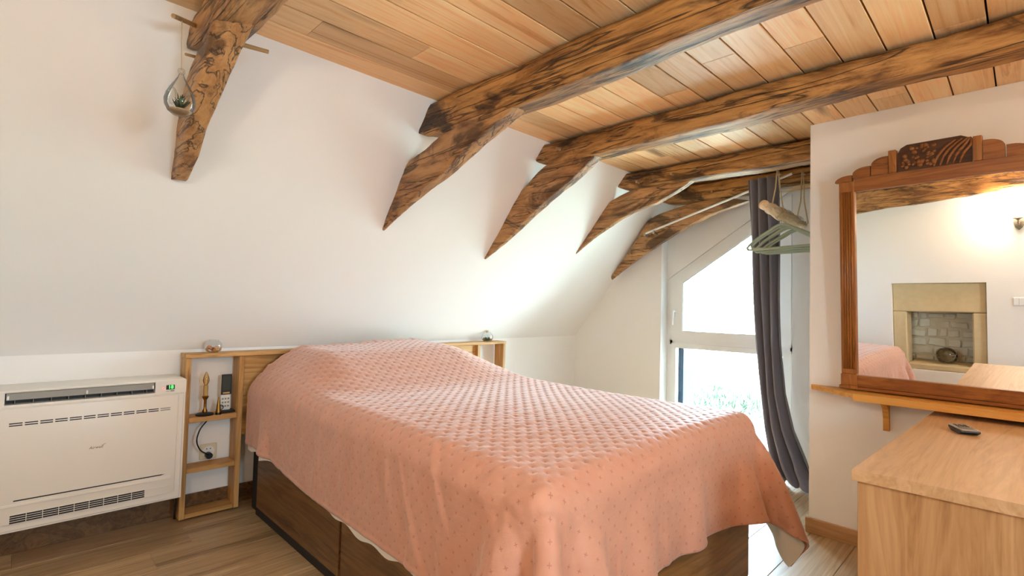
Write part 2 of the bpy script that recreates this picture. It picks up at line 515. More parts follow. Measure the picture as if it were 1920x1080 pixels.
# ------------------------------------------------------------------ floor and ceiling boards
def unit_plank(name, wdt, thk, bev, top):
    """plank of unit length along x, from x=-.5..+.5; visible face at z=0 (top=True: body below)"""
    bm = bmesh.new()
    z0, z1 = (-thk, 0) if top else (0, thk)
    box(bm, -0.5, 0.5, -wdt / 2, wdt / 2, z0, z1)
    f = [e for e in bm.edges if abs(e.verts[0].co.z) < 1e-6 and abs(e.verts[1].co.z) < 1e-6 and abs(e.verts[0].co.y - e.verts[1].co.y) < 1e-6]
    bmesh.ops.bevel(bm, geom=f, offset=bev, segments=1, affect='EDGES')
    bmesh.ops.recalc_face_normals(bm, faces=bm.faces)
    me = bpy.data.meshes.new(name); bm.to_mesh(me); bm.free()
    return me

floor = boxobj('floor', M_['dark'], None, XL - 0.02, XG + 0.02, YB - 0.02, YH + 0.02, -0.06, -0.013)
tag(floor, kind='structure')
PW = 0.20
fp = unit_plank('floor_plank', PW - 0.0012, 0.012, 0.0018, True)
fp.materials.append(M_['laminate'])
y = 0.81 - PW * math.ceil((0.81 - YB) / PW)
rng = random.Random(11)
row = 0
while y < YH:
    x = XL - rng.random() * 1.2
    while x < XG:
        a, b = max(x, XL), min(x + 1.29, XG)
        if b - a > 0.02:
            o = bpy.data.objects.new('floor_plank', fp); COL.objects.link(o); o.parent = floor
            o.location = Vector(((a + b) / 2, y + PW / 2, 0)) - floor.location
            o.scale = (b - a - 0.001, 1, 1)
        x += 1.29
    y += PW
ceil = boxobj('ceiling', M_['dark'], None, XL - 0.02, XG + 0.02, YB - 0.02, YC + 0.1, ZC + 0.02, ZC + 0.05)
tag(ceil, kind='structure')
CW = 0.1445
cp = unit_plank('ceiling_plank', CW - 0.006, 0.019, 0.0015, False)
cp.materials.append(M_['pine'])
y = 0.23 - CW * math.ceil((0.23 - YB) / CW)
joints = {12: [0.80, 2.6], 11: [1.20, 2.95], 4: [2.12, 0.7]}
rng = random.Random(23)
while y < YC:
    k = round((y + CW / 2 - 0.23) / CW - 0.5)
    cuts = joints.get(k + 0)
    kk = int(round((y - 0.23) / CW))
    cuts = {11: [0.78, 2.75], 10: [1.16, 3.1], 2: [2.12, 0.7], 5: [2.9, 1.0], 13: [1.9]}.get(kk)
    if cuts is None:
        cuts = []; x = XL + rng.uniform(0.3, 1.9)
        while x < XG: cuts.append(x); x += rng.uniform(1.2, 2.4)
    ed = [XL] + sorted(cuts) + [XG]
    for a, b in zip(ed, ed[1:]):
        if b - a < 0.02: continue
        o = bpy.data.objects.new('ceiling_plank', cp); COL.objects.link(o); o.parent = ceil
        o.location = Vector(((a + b) / 2, y + CW / 2, ZC + rng.uniform(0, 0.0012))) - ceil.location
        o.scale = (b - a - 0.0018, 1, 1)
    y += CW

# skirting boards
structure('baseboard_partition', lambda b: (box(b, XP - 0.014, XP, YB, YP + 0.014, 0, 0.077, bev=0.002), box(b, XP, XP + 0.114, YP, YP + 0.014, 0, 0.077, bev=0.002)), M_['skirting'])
structure('baseboard_head', lambda b: box(b, XL, XG, YH - 0.014, YH, 0, 0.10, bev=0.002), M_['bedwood'])

# ------------------------------------------------------------------ window
FX0, FX1 = XG + 0.12, XG + 0.19
win = empty('window_1', (FX0, (WY0 + WY1) / 2, 0.0), kind='structure')
SA = 0.655
def ztop(y, off=0.0): return 1.45 + SA * (2.229 - y) - off
def framepoly(b, outer, inner, x0, x1):
    """ring between two polygons with the same vertex count"""
    n = len(outer)
    for i in range(n):
        j = (i + 1) % n
        prism(b, [outer[i], outer[j], inner[j], inner[i]], 'x', x0, x1)
def upper(yl, yr, zb, off): return [(yl, zb), (yr, zb), (yr, ztop(yr, off)), (yl, ztop(yl, off))]
quick('outer_frame', M_['white'], win, lambda b: (
    framepoly(b, [(WY1, 0.005), (WY0, 0.005), (WY0, ztop(WY0)), (WY1, ztop(WY1))], [(2.203, 0.05), (WY0 + 0.05, 0.05), (WY0 + 0.05, ztop(WY0 + 0.05, 0.05)), (2.203, ztop(2.203, 0.05))], FX0, FX1),
    box(b, FX0, FX1, WY0 + 0.02, 2.23, 0.86, 0.925)))
sash = quick('upper_sash', M_['white'], win, lambda b: framepoly(b, upper(2.215, WY0 + 0.04, 0.90, 0.035), upper(2.107, WY0 + 0.13, 0.98, 0.125), FX0 - 0.018, FX1 - 0.03))
quick('glazing_bead', M_['grey'], win, lambda b: framepoly(b, upper(2.110, WY0 + 0.127, 0.977, 0.122), upper(2.103, WY0 + 0.134, 0.984, 0.131), FX0 - 0.012, FX1 - 0.03))
hd = quick('window_handle', M_['white'], win, lambda b: (box(b, FX0 - 0.026, FX0 - 0.018, 2.155, 2.185, 1.105, 1.175, bev=0.002), tube(b, [(FX0 - 0.02, 2.17, 1.155), (FX0 - 0.055, 2.17, 1.155), (FX0 - 0.06, 2.172, 1.145), (FX0 - 0.058, 2.178, 1.035)], [0.009, 0.009, 0.009, 0.008], 8)))
quick('lower_frame', M_['white'], win, lambda b: framepoly(b, [(2.21, 0.04), (WY0 + 0.04, 0.04), (WY0 + 0.04, 0.875), (2.21, 0.875)], [(2.168, 0.10), (WY0 + 0.10, 0.10), (WY0 + 0.10, 0.832), (2.168, 0.832)], FX0 - 0.008, FX1 - 0.03))
quick('pane', M_['pane'], win, lambda b: prism(b, upper(2.115, WY0 + 0.12, 0.972, 0.115), 'x', FX0 + 0.012, FX0 + 0.020))
quick('pane', M_['pane'], win, lambda b: prism(b, [(2.175, 0.09), (WY0 + 0.09, 0.09), (WY0 + 0.09, 0.84), (2.175, 0.84)], 'x', FX0 + 0.012, FX0 + 0.020))
quick('exterior_jamb', M_['bluedark'], win, lambda b: box(b, FX1 + 0.002, XG + 0.40, 2.135, WY1 + 0.01, 0.0, 2.1))
quick('exterior_jamb', M_['bluedark'], win, lambda b: box(b, FX1 + 0.002, XG + 0.40, WY0 - 0.01, WY0 + 0.06, 0.0, 2.1))
# white infill board above the slanting window head
structure('trim_1', lambda b: prism(b, [(WY1, ztop(WY1) + 0.002), (WY0, ztop(WY0) + 0.002), (WY0, ztop(WY0) + 0.01), (WY0, WZ1 + 0.02), (slope_y(WZ1) + 0.02, WZ1 + 0.02), (WY1, slope_z(WY1) + 0.01)], 'x', FX0 - 0.012, FX1), M_['white'])

# ------------------------------------------------------------------ old timbers
def timber(name, lower, upper_, x0, x1, mat, label, cat, group, amp=0.012, n=60, rnd=0.02, slant=0.0, seed=0.0, topridge=0.0):
    """hewn timber: lists of (y,z) for the lower and upper edge; x0/x1 scalars or lists along the length"""
    bm = bmesh.new()
    sides = []
    K = 7
    ring_uv = []
    for i in range(K): ring_uv.append((i / K, 0.0))
    for i in range(K): ring_uv.append((1.0, i / K))
    for i in range(K): ring_uv.append((1 - i / K, 1.0))
    for i in range(K): ring_uv.append((0.0, 1 - i / K))
    rings = []
    for s in range(n + 1):
        t = s / n
        L = crv(lower, t); U = crv(upper_, t)
        a = x0 if isinstance(x0, (int, float)) else lerp_list(x0, t)
        b = x1 if isinstance(x1, (int, float)) else lerp_list(x1, t)
        hgt = math.hypot(U[0] - L[0], U[1] - L[1])
        r = min(rnd, 0.35 * (b - a), 0.35 * hgt)
        ring = []
        for u, v in ring_uv:
            X = a + (b - a) * u
            f = v
            # rounded corners
            du = min(u, 1 - u) * (b - a); dv = min(v, 1 - v) * hgt
            if du < r and dv < r:
                k = r - math.hypot(r - du, r - dv)
                if k < 0:
                    X += (-k * 0.7) * (1 if u < 0.5 else -1)
                    f += (-k * 0.7 / max(hgt, 1e-4)) * (1 if v < 0.5 else -1)
            Y = L[0] + (U[0] - L[0]) * f
            Z = L[1] + (U[1] - L[1]) * f
            if v < 0.999: Z += slant * u * (1 - v)
            if topridge: Z -= topridge * (1 - min(max((u - 0.55) / 0.25, 0), 1)) * v * v
            p = Vector((X, Y, Z))
            q = Vector((X * 6 + seed, Y * 3, Z * 6))
            d = mnoise.noise_vector(q) * amp + mnoise.noise_vector(q * 3.3) * amp * 0.45 + mnoise.noise_vector(q * 9) * amp * 0.22
            ring.append(bm.verts.new(p + d))
        rings.append(ring)
    m = len(ring_uv)
    for A, B in zip(rings, rings[1:]):
        for k in range(m):
            bm.faces.new((A[k], A[(k + 1) % m], B[(k + 1) % m], B[k]))
    bm.faces.new(rings[0][::-1]); bm.faces.new(rings[-1])
    o = bm_obj(name, bm, mat, None, smooth='all')
    return tag(o, label, cat, group)

def pegs(parent, lst):
    for p, q, r in lst:
        bm = bmesh.new(); tube(bm, [p, q], [r, r * 0.85], 8)
        bm_obj('peg', bm, M_['peg'], parent, smooth=40)

YE = YB + 0.0
BG = 'old ceiling beams'
def beam(x0, x1, zb, label, seed, wav=None, slant=0.05, yend=YE, zt=ZC - 0.002):
    y_e = slope_y(zb + 0.03) + 0.015
    N = 8
    lower = [(y_e, zb + 0.045), (y_e - 0.17, zb)] + [(y_e - 0.17 + (yend - y_e + 0.17) * i / 7, zb + (wav[i - 1] if wav else 0)) for i in range(1, 8)]
    upp = [(slope_y(zt) + 0.02, zt)] + [(l[0] if i > 0 else l[0], zt) for i, l in enumerate(lower[1:])]
    return timber('ceiling_beam', lower, upp, x0, x1, M_['oak'], label, 'beam', BG, amp=0.009, n=90, slant=slant, seed=seed, topridge=0.013, rnd=0.016)

b0 = beam(0.425, 0.57, 2.050, 'old oak beam with long crack above the hanging glass teardrop', 1.0, slant=0.03)
b1 = beam(1.475, 1.655, 2.005, 'thick golden oak beam with dark knots, between crack beam and pegged beam', 7.0, wav=[0.0, 0.008, 0.03, 0.02, 0.03, 0.03, 0.03], slant=0.035)
b2 = beam(2.345, 2.50, 2.045, 'long dark hewn oak beam running over the dresser', 13.0, wav=[0.0, 0.0, 0.02, 0.02, 0.02, 0.035, 0.03], slant=0.004)
b3 = beam(3.265, 3.40, 2.055, 'short oak beam with rope loops, ending behind the mirror wall', 19.0, wav=[0.005, 0, 0, 0, 0, 0, 0], slant=0.0)
b4 = beam(3.885, 4.03, 2.05, 'oak beam against the window gable behind the curtain', 27.0, wav=[0, 0, -0.01, -0.01, 0, 0, 0], slant=0.0)
pegs(b2, [((2.36, 1.99, 2.125), (2.315, 1.99, 2.12), 0.012), ((2.36, 2.12, 2.095), (2.31, 2.12, 2.09), 0.011)])
pegs(b3, [((3.28, 1.73, 2.115), (3.235, 1.73, 2.11), 0.013), ((3.28, 2.0, 2.10), (3.23, 2.0, 2.095), 0.012)])
pegs(b4, [((3.90, 1.72, 2.10), (3.865, 1.72, 2.095), 0.012)])

RG = 'curved braces under the beams'
def brace(low, upp, x0, x1, label, seed, amp=0.006):
    return timber('brace', low, upp, x0, x1, M_['oak_brace'], label, 'brace', RG, amp=amp, n=46, rnd=0.012, seed=seed)
r0 = brace([(2.50, 1.655), (2.441, 1.667), (2.30, 1.729), (2.20, 1.80), (2.105, 1.868), (1.98, 1.95), (1.866, 2.026), (1.71, 2.11)],
           [(2.565, 1.665), (2.545, 1.70), (2.50, 1.76), (2.42, 1.85), (2.33, 1.93), (2.23, 1.985), (2.10, 2.015), (1.90, 2.07)],
           [0.468, 0.465, 0.46, 0.45, 0.44, 0.434, 0.430, 0.430], [0.512, 0.515, 0.515, 0.515, 0.52, 0.525, 0.535, 0.55], 'stout blunt-ended brace with pegs holding the glass teardrop', 3.0, 0.006)
r1 = brace([(2.625, 1.575), (2.43, 1.665), (2.22, 1.745), (1.99, 1.82), (1.74, 1.925), (1.52, 2.01)],
           [(2.635, 1.60), (2.50, 1.75), (2.345, 1.905), (2.15, 1.955), (1.97, 2.012), (1.75, 2.03)],
           [1.515, 1.50, 1.485, 1.48, 1.48, 1.48], [1.53, 1.545, 1.555, 1.56, 1.565, 1.565], 'knotty curved brace tapering to a point beneath the thick golden beam', 11.0)
r2 = brace([(2.69, 1.485), (2.50, 1.59), (2.32, 1.70), (2.10, 1.83), (1.90, 1.935), (1.74, 2.05)],
           [(2.70, 1.52), (2.54, 1.73), (2.42, 1.86), (2.27, 1.96), (2.13, 2.05), (1.95, 2.07)],
           [2.375, 2.37, 2.36, 2.36, 2.36, 2.36], [2.39, 2.41, 2.42, 2.43, 2.435, 2.44], 'smooth tapered brace beneath the long dark beam', 17.0)
r3 = brace([(2.60, 1.60), (2.46, 1.70), (2.31, 1.785), (2.09, 1.88), (1.82, 1.95), (1.60, 2.06)],
           [(2.61, 1.63), (2.47, 1.82), (2.38, 1.93), (2.25, 2.00), (2.05, 2.06), (1.85, 2.07)],
           3.285, [3.30, 3.325, 3.335, 3.34, 3.345, 3.35], 'pale curved brace beneath the short beam with rope loops', 23.0)
r4 = brace([(2.70, 1.43), (2.40, 1.61), (2.19, 1.73), (1.95, 1.845), (1.72, 1.93), (1.45, 2.00)],
           [(2.71, 1.46), (2.52, 1.66), (2.40, 1.80), (2.28, 1.94), (2.07, 2.00), (1.70, 2.055)],
           [3.965, 3.93, 3.91, 3.905, 3.90, 3.90], [3.985, 3.98, 3.975, 3.975, 3.975, 3.975], 'long curved brace beside the window with a white rod fixed on it', 31.0)
pegs(r0, [((0.46, 2.09, 2.136), (0.34, 1.946, 2.077), 0.009), ((0.48, 1.944, 2.055), (0.635, 1.944, 2.068), 0.009), ((0.45, 2.10, 2.03), (0.405, 2.08, 2.02), 0.006)])
wb = timber('wall_beam', [(2.05, 1.80), (1.6, 1.865), (1.2, 1.90), (0.7, 1.93), (0.3, 1.955), (-0.4, 1.97), (YB, 1.97)],
            [(2.05, 2.16), (1.6, ZC - .005), (1.2, ZC - .005), (0.7, ZC - .005), (0.3, ZC - .005), (-0.4, ZC - .005), (YB, ZC - .005)],
            XL - 0.01, XL + 0.12, M_['oak'], 'weathered oak beam along the wall above the stone recess', 'beam', None, amp=0.010, n=70, seed=41.0)

# ------------------------------------------------------------------ bed
BX0, BX1, BY0, BY1 = 0.985, 2.375, 0.870, 3.06
bed = empty('bed', ((BX0 + BX1) / 2, (BY0 + BY1) / 2, 0), 'wooden storage bed with drawers in its side, under the pink quilt', 'bed')
boxobj('carcass', M_['dark'], bed, BX0 + 0.03, BX1 - 0.03, BY0 + 0.03, BY1 - 0.002, 0.0, 0.40)
boxobj('footboard', M_['bedfoot'], bed, BX0, BX1, BY0, BY0 + 0.025, 0.0, 0.42, bev=0.002)
boxobj('side_panel', M_['bedwood'], bed, BX1 - 0.025, BX1, BY0 + 0.026, BY1, 0.0, 0.42, bev=0.002)
boxobj('top_rail', M_['bedwood'], bed, BX0, BX0 + 0.022, BY0 + 0.026, BY1, 0.345, 0.42, bev=0.002)
boxobj('plinth_track', M_['dark'], bed, BX0 + 0.012, BX0 + 0.028, BY0 + 0.026, BY1 - 0.12, 0.0, 0.05, bev=0.002)
for a, b_ in ((1.955, 2.90), (0.92, 1.935)):
    boxobj('drawer_front', M_['bedwood'], bed, BX0, BX0 + 0.02, a, b_, 0.052, 0.335, bev=0.003)
boxobj('divider', M_['black'], bed, BX0 + 0.014, BX0 + 0.03, 1.936, 1.954, 0.05, 0.34)
mt = bmesh.new(); box(mt, BX0 + 0.02, BX1 - 0.02, BY0 + 0.03, 3.03, 0.421, 0.60, bev=0.05, seg=3)
bm_obj('mattress', mt, M_['mattress'], bed, smooth=True)

# draped quilt: small position-based cloth solve over the bed
def sm(a, b, x):
    t = np.clip((x - a) / (b - a), 0, 1); return t * t * (3 - 2 * t)
QX0, QX1, QY0, QY1 = 0.972, 2.400, 0.852, 3.05
ZT = 0.712
FLX, FLY = 0.22, 0.16
def hump(x, y):
    hx = sm(0.93, 1.28, x) * (1 - sm(2.02, 2.55, x))
    hy = sm(2.15, 2.72, y)
    lump = 0.003 * np.sin(x * 7 + 1) * sm(2.3, 2.7, y)
    h = 0.180 * hx * hy + lump
    h += 0.010 * np.sin(x * 3.1 + y * 2.3) - 0.012 * sm(1.5, 0.9, y) * sm(1.6, 1.0, x)
    return h
def zt_fun(x, y):
    d = np.minimum(np.minimum(x - QX0, QX1 - x), y - QY0)
    r = 0.085
    dd = np.clip(r - np.clip(d, 0, r), 0, r)
    return ZT + hump(x, y) - (r - np.sqrt(np.maximum(r * r - dd * dd, 0)))
def collide(P):
    x, y, z_ = P[..., 0], P[..., 1], P[..., 2]
    # 2D rounded rectangle distance (inside negative)
    cr = 0.09
    # the bedding bulges a little outwards at the foot corner towards the window
    dz_ = np.clip(ZT - z_, 0, 0.5)
    ex1 = QX1 + FLX * dz_ * sm(1.5, 0.95, y); ey0 = QY0 - FLY * dz_ * sm(1.9, 2.35, x)
    cx, cy = (QX0 + ex1) / 2, (ey0 + QY1 + 1) / 2
    hx_, hy_ = (ex1 - QX0) / 2 - cr, (QY1 + 1 - ey0) / 2 - cr
    qx, qy = np.abs(x - cx) - hx_, np.abs(y - cy) - hy_
    ox, oy = np.maximum(qx, 0), np.maximum(qy, 0)
    ln = np.sqrt(ox * ox + oy * oy)
    sd = np.minimum(np.maximum(qx, qy), 0) + ln - cr
    top = zt_fun(x, y)
    ins = (sd < 0) & (z_ < top) & (z_ > 0.02)
    up_ = ins & ((top - z_) < -sd * 1.2)
    side = ins & ~up_
    P[..., 2] = np.where(up_, top, z_)
    sx, sy = np.sign(x - cx), np.sign(y - cy)
    corner = (qx > 0) & (qy > 0)
    nx_ = np.where(corner, ox / np.maximum(ln, 1e-6), (qx > qy) * 1.0) * sx
    ny_ = np.where(corner, oy / np.maximum(ln, 1e-6), (qx <= qy) * 1.0) * sy
    P[..., 0] = np.where(side, x - nx_ * sd, P[..., 0])
    P[..., 1] = np.where(side, y - ny_ * sd, P[..., 1])
    P[..., 1] = np.minimum(P[..., 1], 3.045)
    P[..., 2] = np.maximum(P[..., 2], 0.012)
    return up_ | side
H_ = 0.0225
OVL, OVR, OVF = 0.36, 0.335, 0.325
nx_c = int(round((QX1 - QX0 + OVL + OVR) / H_)) + 1
# arc length from the head edge along the centre line
ys = np.linspace(3.04, QY0, 600)
zs = ZT + hump(np.full_like(ys, 1.6), ys)
arc = np.concatenate([[0], np.cumsum(np.hypot(np.diff(ys), np.diff(zs)))])
ny_c = int(round((arc[-1] + OVF) / H_)) + 1
u_ = np.arange(nx_c) * H_; v_ = np.arange(ny_c) * H_
P = np.zeros((ny_c, nx_c, 3))
P[..., 0] = (QX0 - OVL + u_)[None, :]
yy = np.where(v_ <= arc[-1], np.interp(v_, arc, ys), QY0 - (v_ - arc[-1]))
P[..., 1] = yy[:, None]
P[..., 2] = zt_fun(np.clip(P[..., 0], QX0 + .1, QX1 - .1), np.clip(P[..., 1], QY0 + .1, 3)) + 0.01
P[..., 2] += 0.002 * np.random.randn(ny_c, nx_c)
P[0, :, 1] = 3.04
V = np.zeros_like(P)
dt = 1 / 60
def con(A, B, L, k):
    d = B - A
    l = np.sqrt((d * d).sum(-1, keepdims=True)) + 1e-9
    c = d * (0.5 * k * (l - L) / l)
    A += c; B -= c
head_fix = P[0].copy()
fix_mask = (head_fix[:, 0] > QX0 + 0.10) & (head_fix[:, 0] < QX1 - 0.10)
for step in range(190):
    V *= 0.985
    V[..., 2] -= 9.8 * dt
    Q = P + V * dt
    for it in range(14):
        for s0 in (0, 1):
            a = Q[:, s0:-1:2]; b = Q[:, s0 + 1::2]; k_ = min(a.shape[1], b.shape[1]); con(a[:, :k_], b[:, :k_], H_, 1.0)
            a = Q[s0:-1:2]; b = Q[s0 + 1::2]; k_ = min(a.shape[0], b.shape[0]); con(a[:k_], b[:k_], H_, 1.0)
        for s0 in (0, 1):
            a = Q[s0:-1:2, :-1]; b = Q[s0 + 1::2, 1:]; k_ = min(a.shape[0], b.shape[0]); con(a[:k_], b[:k_], H_ * 1.41421, 0.55)
            a = Q[s0:-1:2, 1:]; b = Q[s0 + 1::2, :-1]; k_ = min(a.shape[0], b.shape[0]); con(a[:k_], b[:k_], H_ * 1.41421, 0.55)
        for s0 in (0, 1, 2, 3):
            a = Q[:, s0:-4:4]; b = Q[:, s0 + 4::4]; k_ = min(a.shape[1], b.shape[1]); con(a[:, :k_], b[:, :k_], H_ * 4, 0.22)
            a = Q[s0:-4:4]; b = Q[s0 + 4::4]; k_ = min(a.shape[0], b.shape[0]); con(a[:k_], b[:k_], H_ * 4, 0.22)
        hit = collide(Q)
        Q[0][fix_mask] = head_fix[fix_mask]
    V = (Q - P) / dt
    V[hit] *= 0.45
    sp = np.sqrt((V * V).sum(-1, keepdims=True)); V *= np.minimum(1, 3.0 / np.maximum(sp, 1e-6))
    P = Q

def upsample(A, f):
    """Catmull-Rom along axis 0"""
    n = A.shape[0]
    t = np.arange((n - 1) * f + 1) / f
    i = np.minimum(t.astype(int), n - 2); t = (t - i)[:, None, None]
    p1, p2 = A[i], A[i + 1]
    p0 = np.where((i == 0)[:, None, None], 2 * p1 - p2, A[np.maximum(i - 1, 0)])
    p3 = np.where((i == n - 2)[:, None, None], 2 * p2 - p1, A[np.minimum(i + 2, n - 1)])
    return 0.5 * (2 * p1 + (p2 - p0) * t + (2 * p0 - 5 * p1 + 4 * p2 - p3) * t * t + (3 * p1 - p0 - 3 * p2 + p3) * t ** 3)
def normals(A):
    du = np.gradient(A, axis=1); dv = np.gradient(A, axis=0)
    n = np.cross(dv, du)
    n /= np.linalg.norm(n, axis=-1, keepdims=True) + 1e-9
    return n
def grid_mesh(name, A, uv=None):
    ny, nx = A.shape[:2]
    me = bpy.data.meshes.new(name)
    idx = np.arange(ny * nx).reshape(ny, nx)
    q = np.stack([idx[:-1, :-1], idx[1:, :-1], idx[1:, 1:], idx[:-1, 1:]], -1).reshape(-1, 4)
    me.vertices.add(ny * nx); me.vertices.foreach_set('co', A.reshape(-1).astype(np.float32))
    me.loops.add(q.size); me.loops.foreach_set('vertex_index', q.reshape(-1).astype(np.int32))
    me.polygons.add(len(q)); me.polygons.foreach_set('loop_start', (np.arange(len(q)) * 4).astype(np.int32))
    me.polygons.foreach_set('loop_total', np.full(len(q), 4, np.int32))
    me.update(calc_edges=True)
    if uv is not None:
        l = me.uv_layers.new(name='UVMap')
        l.data.foreach_set('uv', uv.reshape(-1, 2)[q.reshape(-1)].reshape(-1).astype(np.float32))
    me.polygons.foreach_set('use_smooth', np.ones(len(q), bool))
    me.validate()
    return me

UPF = 4
Pf = upsample(P, UPF)
Pf = np.swapaxes(upsample(np.swapaxes(Pf, 0, 1).copy(), UPF), 0, 1)
nrm = normals(Pf)
if nrm[Pf.shape[0] // 2, Pf.shape[1] // 2, 2] < 0: nrm = -nrm
uu = np.arange(Pf.shape[1]) * H_ / UPF; vv = np.arange(Pf.shape[0]) * H_ / UPF
UU, VV = np.meshgrid(uu, vv)
TS = 0.057
def cell(o):
    fu = (UU / TS + o) % 1 - 0.5; fv = (VV / TS + o) % 1 - 0.5
    return np.hypot(fu, fv) * TS
dmin = np.minimum(cell(0.0), cell(0.5))
flat_ = np.clip(nrm[..., 2], 0, 1) ** 1.5
amp_ = 0.0007 + 0.0045 * flat_
dimple = -amp_ * np.exp(-(dmin / 0.0085) ** 2) + 0.0016 * flat_ * np.sin(VV / TS * 2 * PI) * 0.6
# slack ripples between the stitches
dimple += 0.0014 * np.sin(VV * 46 + 2.4 * np.sin(UU * 5.1)) * np.sin(UU * 9 + VV * 4)
# slanting drag creases on the hanging sides
sideW = np.clip(1 - flat_ * 1.6, 0, 1)
rgc = np.random.RandomState(12)
cr_ = np.zeros_like(UU)
def crease(cu, cv_, th, ln, wd, h):
    a_ = (UU - cu) * math.cos(th) + (VV - cv_) * math.sin(th)
    c_ = -(UU - cu) * math.sin(th) + (VV - cv_) * math.cos(th) + 0.02 * np.sin(a_ * 9 + cu * 40)
    return h * np.exp(-(a_ / ln) ** 4) * (np.exp(-(c_ / wd) ** 2) - 0.6 * np.exp(-((c_ - 1.9 * wd) / wd) ** 2))
for k in range(20):      # left side, fanning from the foot corner
    v0 = rgc.uniform(0.35, 2.15)
    cr_ += crease(rgc.uniform(0.10, 0.34), v0, 0.25 - 0.55 * (v0 - 0.6) + rgc.uniform(-0.25, 0.25), rgc.uniform(0.08, 0.24), rgc.uniform(0.010, 0.022), rgc.uniform(-1, 1.3))
for k in range(16):      # foot end
    cr_ += crease(rgc.uniform(0.35, 2.0), VV.max() - rgc.uniform(0.05, 0.3), 1.57 + rgc.uniform(-0.5, 0.35), rgc.uniform(0.07, 0.2), rgc.uniform(0.009, 0.018), rgc.uniform(-0.8, 1.0))
for k in range(10):      # top
    cr_ += 0.4 * crease(rgc.uniform(0.5, 1.7), rgc.uniform(0.5, 2.2), rgc.uniform(-0.5, 0.5), rgc.uniform(0.1, 0.3), rgc.uniform(0.008, 0.014), rgc.uniform(-0.8, 1.0))
dimple += 0.0030 * cr_
edge = np.minimum(np.minimum(UU, UU.max() - UU), np.minimum(VV.max() - VV, VV + 0.05))
hem = np.exp(-((edge - 0.010) / 0.006) ** 2) * 0.002
Qf = Pf + nrm * (0.008 + dimple + hem)[..., None]
qt = NT('blush_quilt_cotton')
uvn = qt.n('ShaderNodeUVMap'); uvn.uv_map = 'UVMap'
sx = qt.n('ShaderNodeSeparateXYZ'); qt.L.new(uvn.outputs[0], sx.inputs[0])
def crossmask(o):
    fx = qt.math('SUBTRACT', qt.math('FRACT', qt.math('ADD', sx.outputs[0], o)), 0.5)
    fy = qt.math('SUBTRACT', qt.math('FRACT', qt.math('ADD', sx.outputs[1], o)), 0.5)
    d1 = qt.math('ABSOLUTE', qt.math('ADD', fx, fy)); d2 = qt.math('ABSOLUTE', qt.math('SUBTRACT', fx, fy))
    ln = qt.math('LESS_THAN', qt.math('MINIMUM', d1, d2), 0.030)
    rr = qt.math('LESS_THAN', qt.math('MAXIMUM', qt.math('ABSOLUTE', fx), qt.math('ABSOLUTE', fy)), 0.075)
    return qt.math('MULTIPLY', ln, rr)
cm = qt.math('MAXIMUM', crossmask(0.0), crossmask(0.5))
nz = qt.noise(qt.coords((1, 1, 1)), 9, 4)
base = qt.mix(nz, srgb(200, 144, 120), srgb(214, 162, 140))
qt.L.new(qt.mix(qt.math('MULTIPLY', cm, 0.5), base, srgb(150, 88, 72)), qt.b.inputs['Base Color'])
qt.b.inputs['Roughness'].default_value = 0.55
qt.b.inputs['Sheen Weight'].default_value = 0.5
qt.b.inputs['Sheen Roughness'].default_value = 0.4
qt.b.inputs['Specular IOR Level'].default_value = 0.45
fn_ = qt.noise(qt.coords((1, 1, 1)), 28, 5, 0.6)
qt.bump(fn_, 0.25, 0.012)
uvs = np.stack([UU / TS, VV / TS], -1)
base_c = np.array([(QX0 + QX1) / 2, 1.9, 0.3])
qo = new_obj('quilt', grid_mesh('quilt', Qf - base_c, uvs), qt.m)
qo.location = base_c
tag(qo, 'blush pink stitched quilt draped over the bed and its pillows', 'quilt')
sd_ = qo.modifiers.new('thickness', 'SOLIDIFY'); sd_.thickness = 0.006; sd_.offset = -1

# white undersheet: a lining that peeps out below the quilt hem
rows_, cols_ = Pf.shape[:2]
step_ = 3
S_ = Pf[::step_, ::step_].copy(); Sn = nrm[::step_, ::step_]
Su, Sv = UU[::step_, ::step_], VV[::step_, ::step_]
S_ -= Sn * 0.006
down = np.array([0, 0, -1.0])
ex = np.zeros(S_.shape[:2])
wl_ = 0.012 + 0.018 * np.sin(Sv * 5.3 + 0.8) + 0.008 * np.sin(Sv * 31) + 0.022 * sm(1.9, 2.5, Sv)
ex += np.exp(-(Su / 0.05) ** 2) * np.clip(wl_, -0.01, 0.06)
wf_ = 0.004 + 0.010 * np.sin(Su * 7.0)
ex += np.exp(-((Sv.max() - Sv) / 0.05) ** 2) * np.clip(wf_, -0.01, 0.03)
S_ = S_ + ex[..., None] * down
S_[..., 2] = np.maximum(S_[..., 2], 0.01)
so = new_obj('bed_sheet', grid_mesh('bed_sheet', S_ - base_c), M_['sheet'])
so.location = base_c
tag(so, 'white undersheet peeping out below the hem of the pink quilt', 'sheet')

# ------------------------------------------------------------------ headboard unit with niches
HF = 3.075
hb = empty('headboard', (1.78, YH - 0.06, 0), 'low pine headboard unit with an open shelved niche at each end', 'headboard')
YBK = YH - 0.016
quick('top_shelf', M_['headboard_x'], hb, lambda b: box(b, 0.665, 2.985, HF - 0.004, YBK, 0.845, 0.866, bev=0.002))
for x in (0.668, 0.925, 2.675, 2.955):
    quick('upright', M_['headboard'], hb, lambda b: box(b, x, x + 0.026, HF, YBK, 0.012, 0.844, bev=0.0015))
for z0, z1, d in ((0.505, 0.532, 0.0), (0.243, 0.268, 0.0), (0.012, 0.034, 0.0)):
    quick('niche_shelf', M_['headboard_x'], hb, lambda b: box(b, 0.695, 0.924, HF + 0.004, YBK, z0, z1, bev=0.0015))
    quick('niche_shelf', M_['headboard_x'], hb, lambda b: box(b, 2.702, 2.954, HF + 0.004, YBK, z0, z1, bev=0.0015))
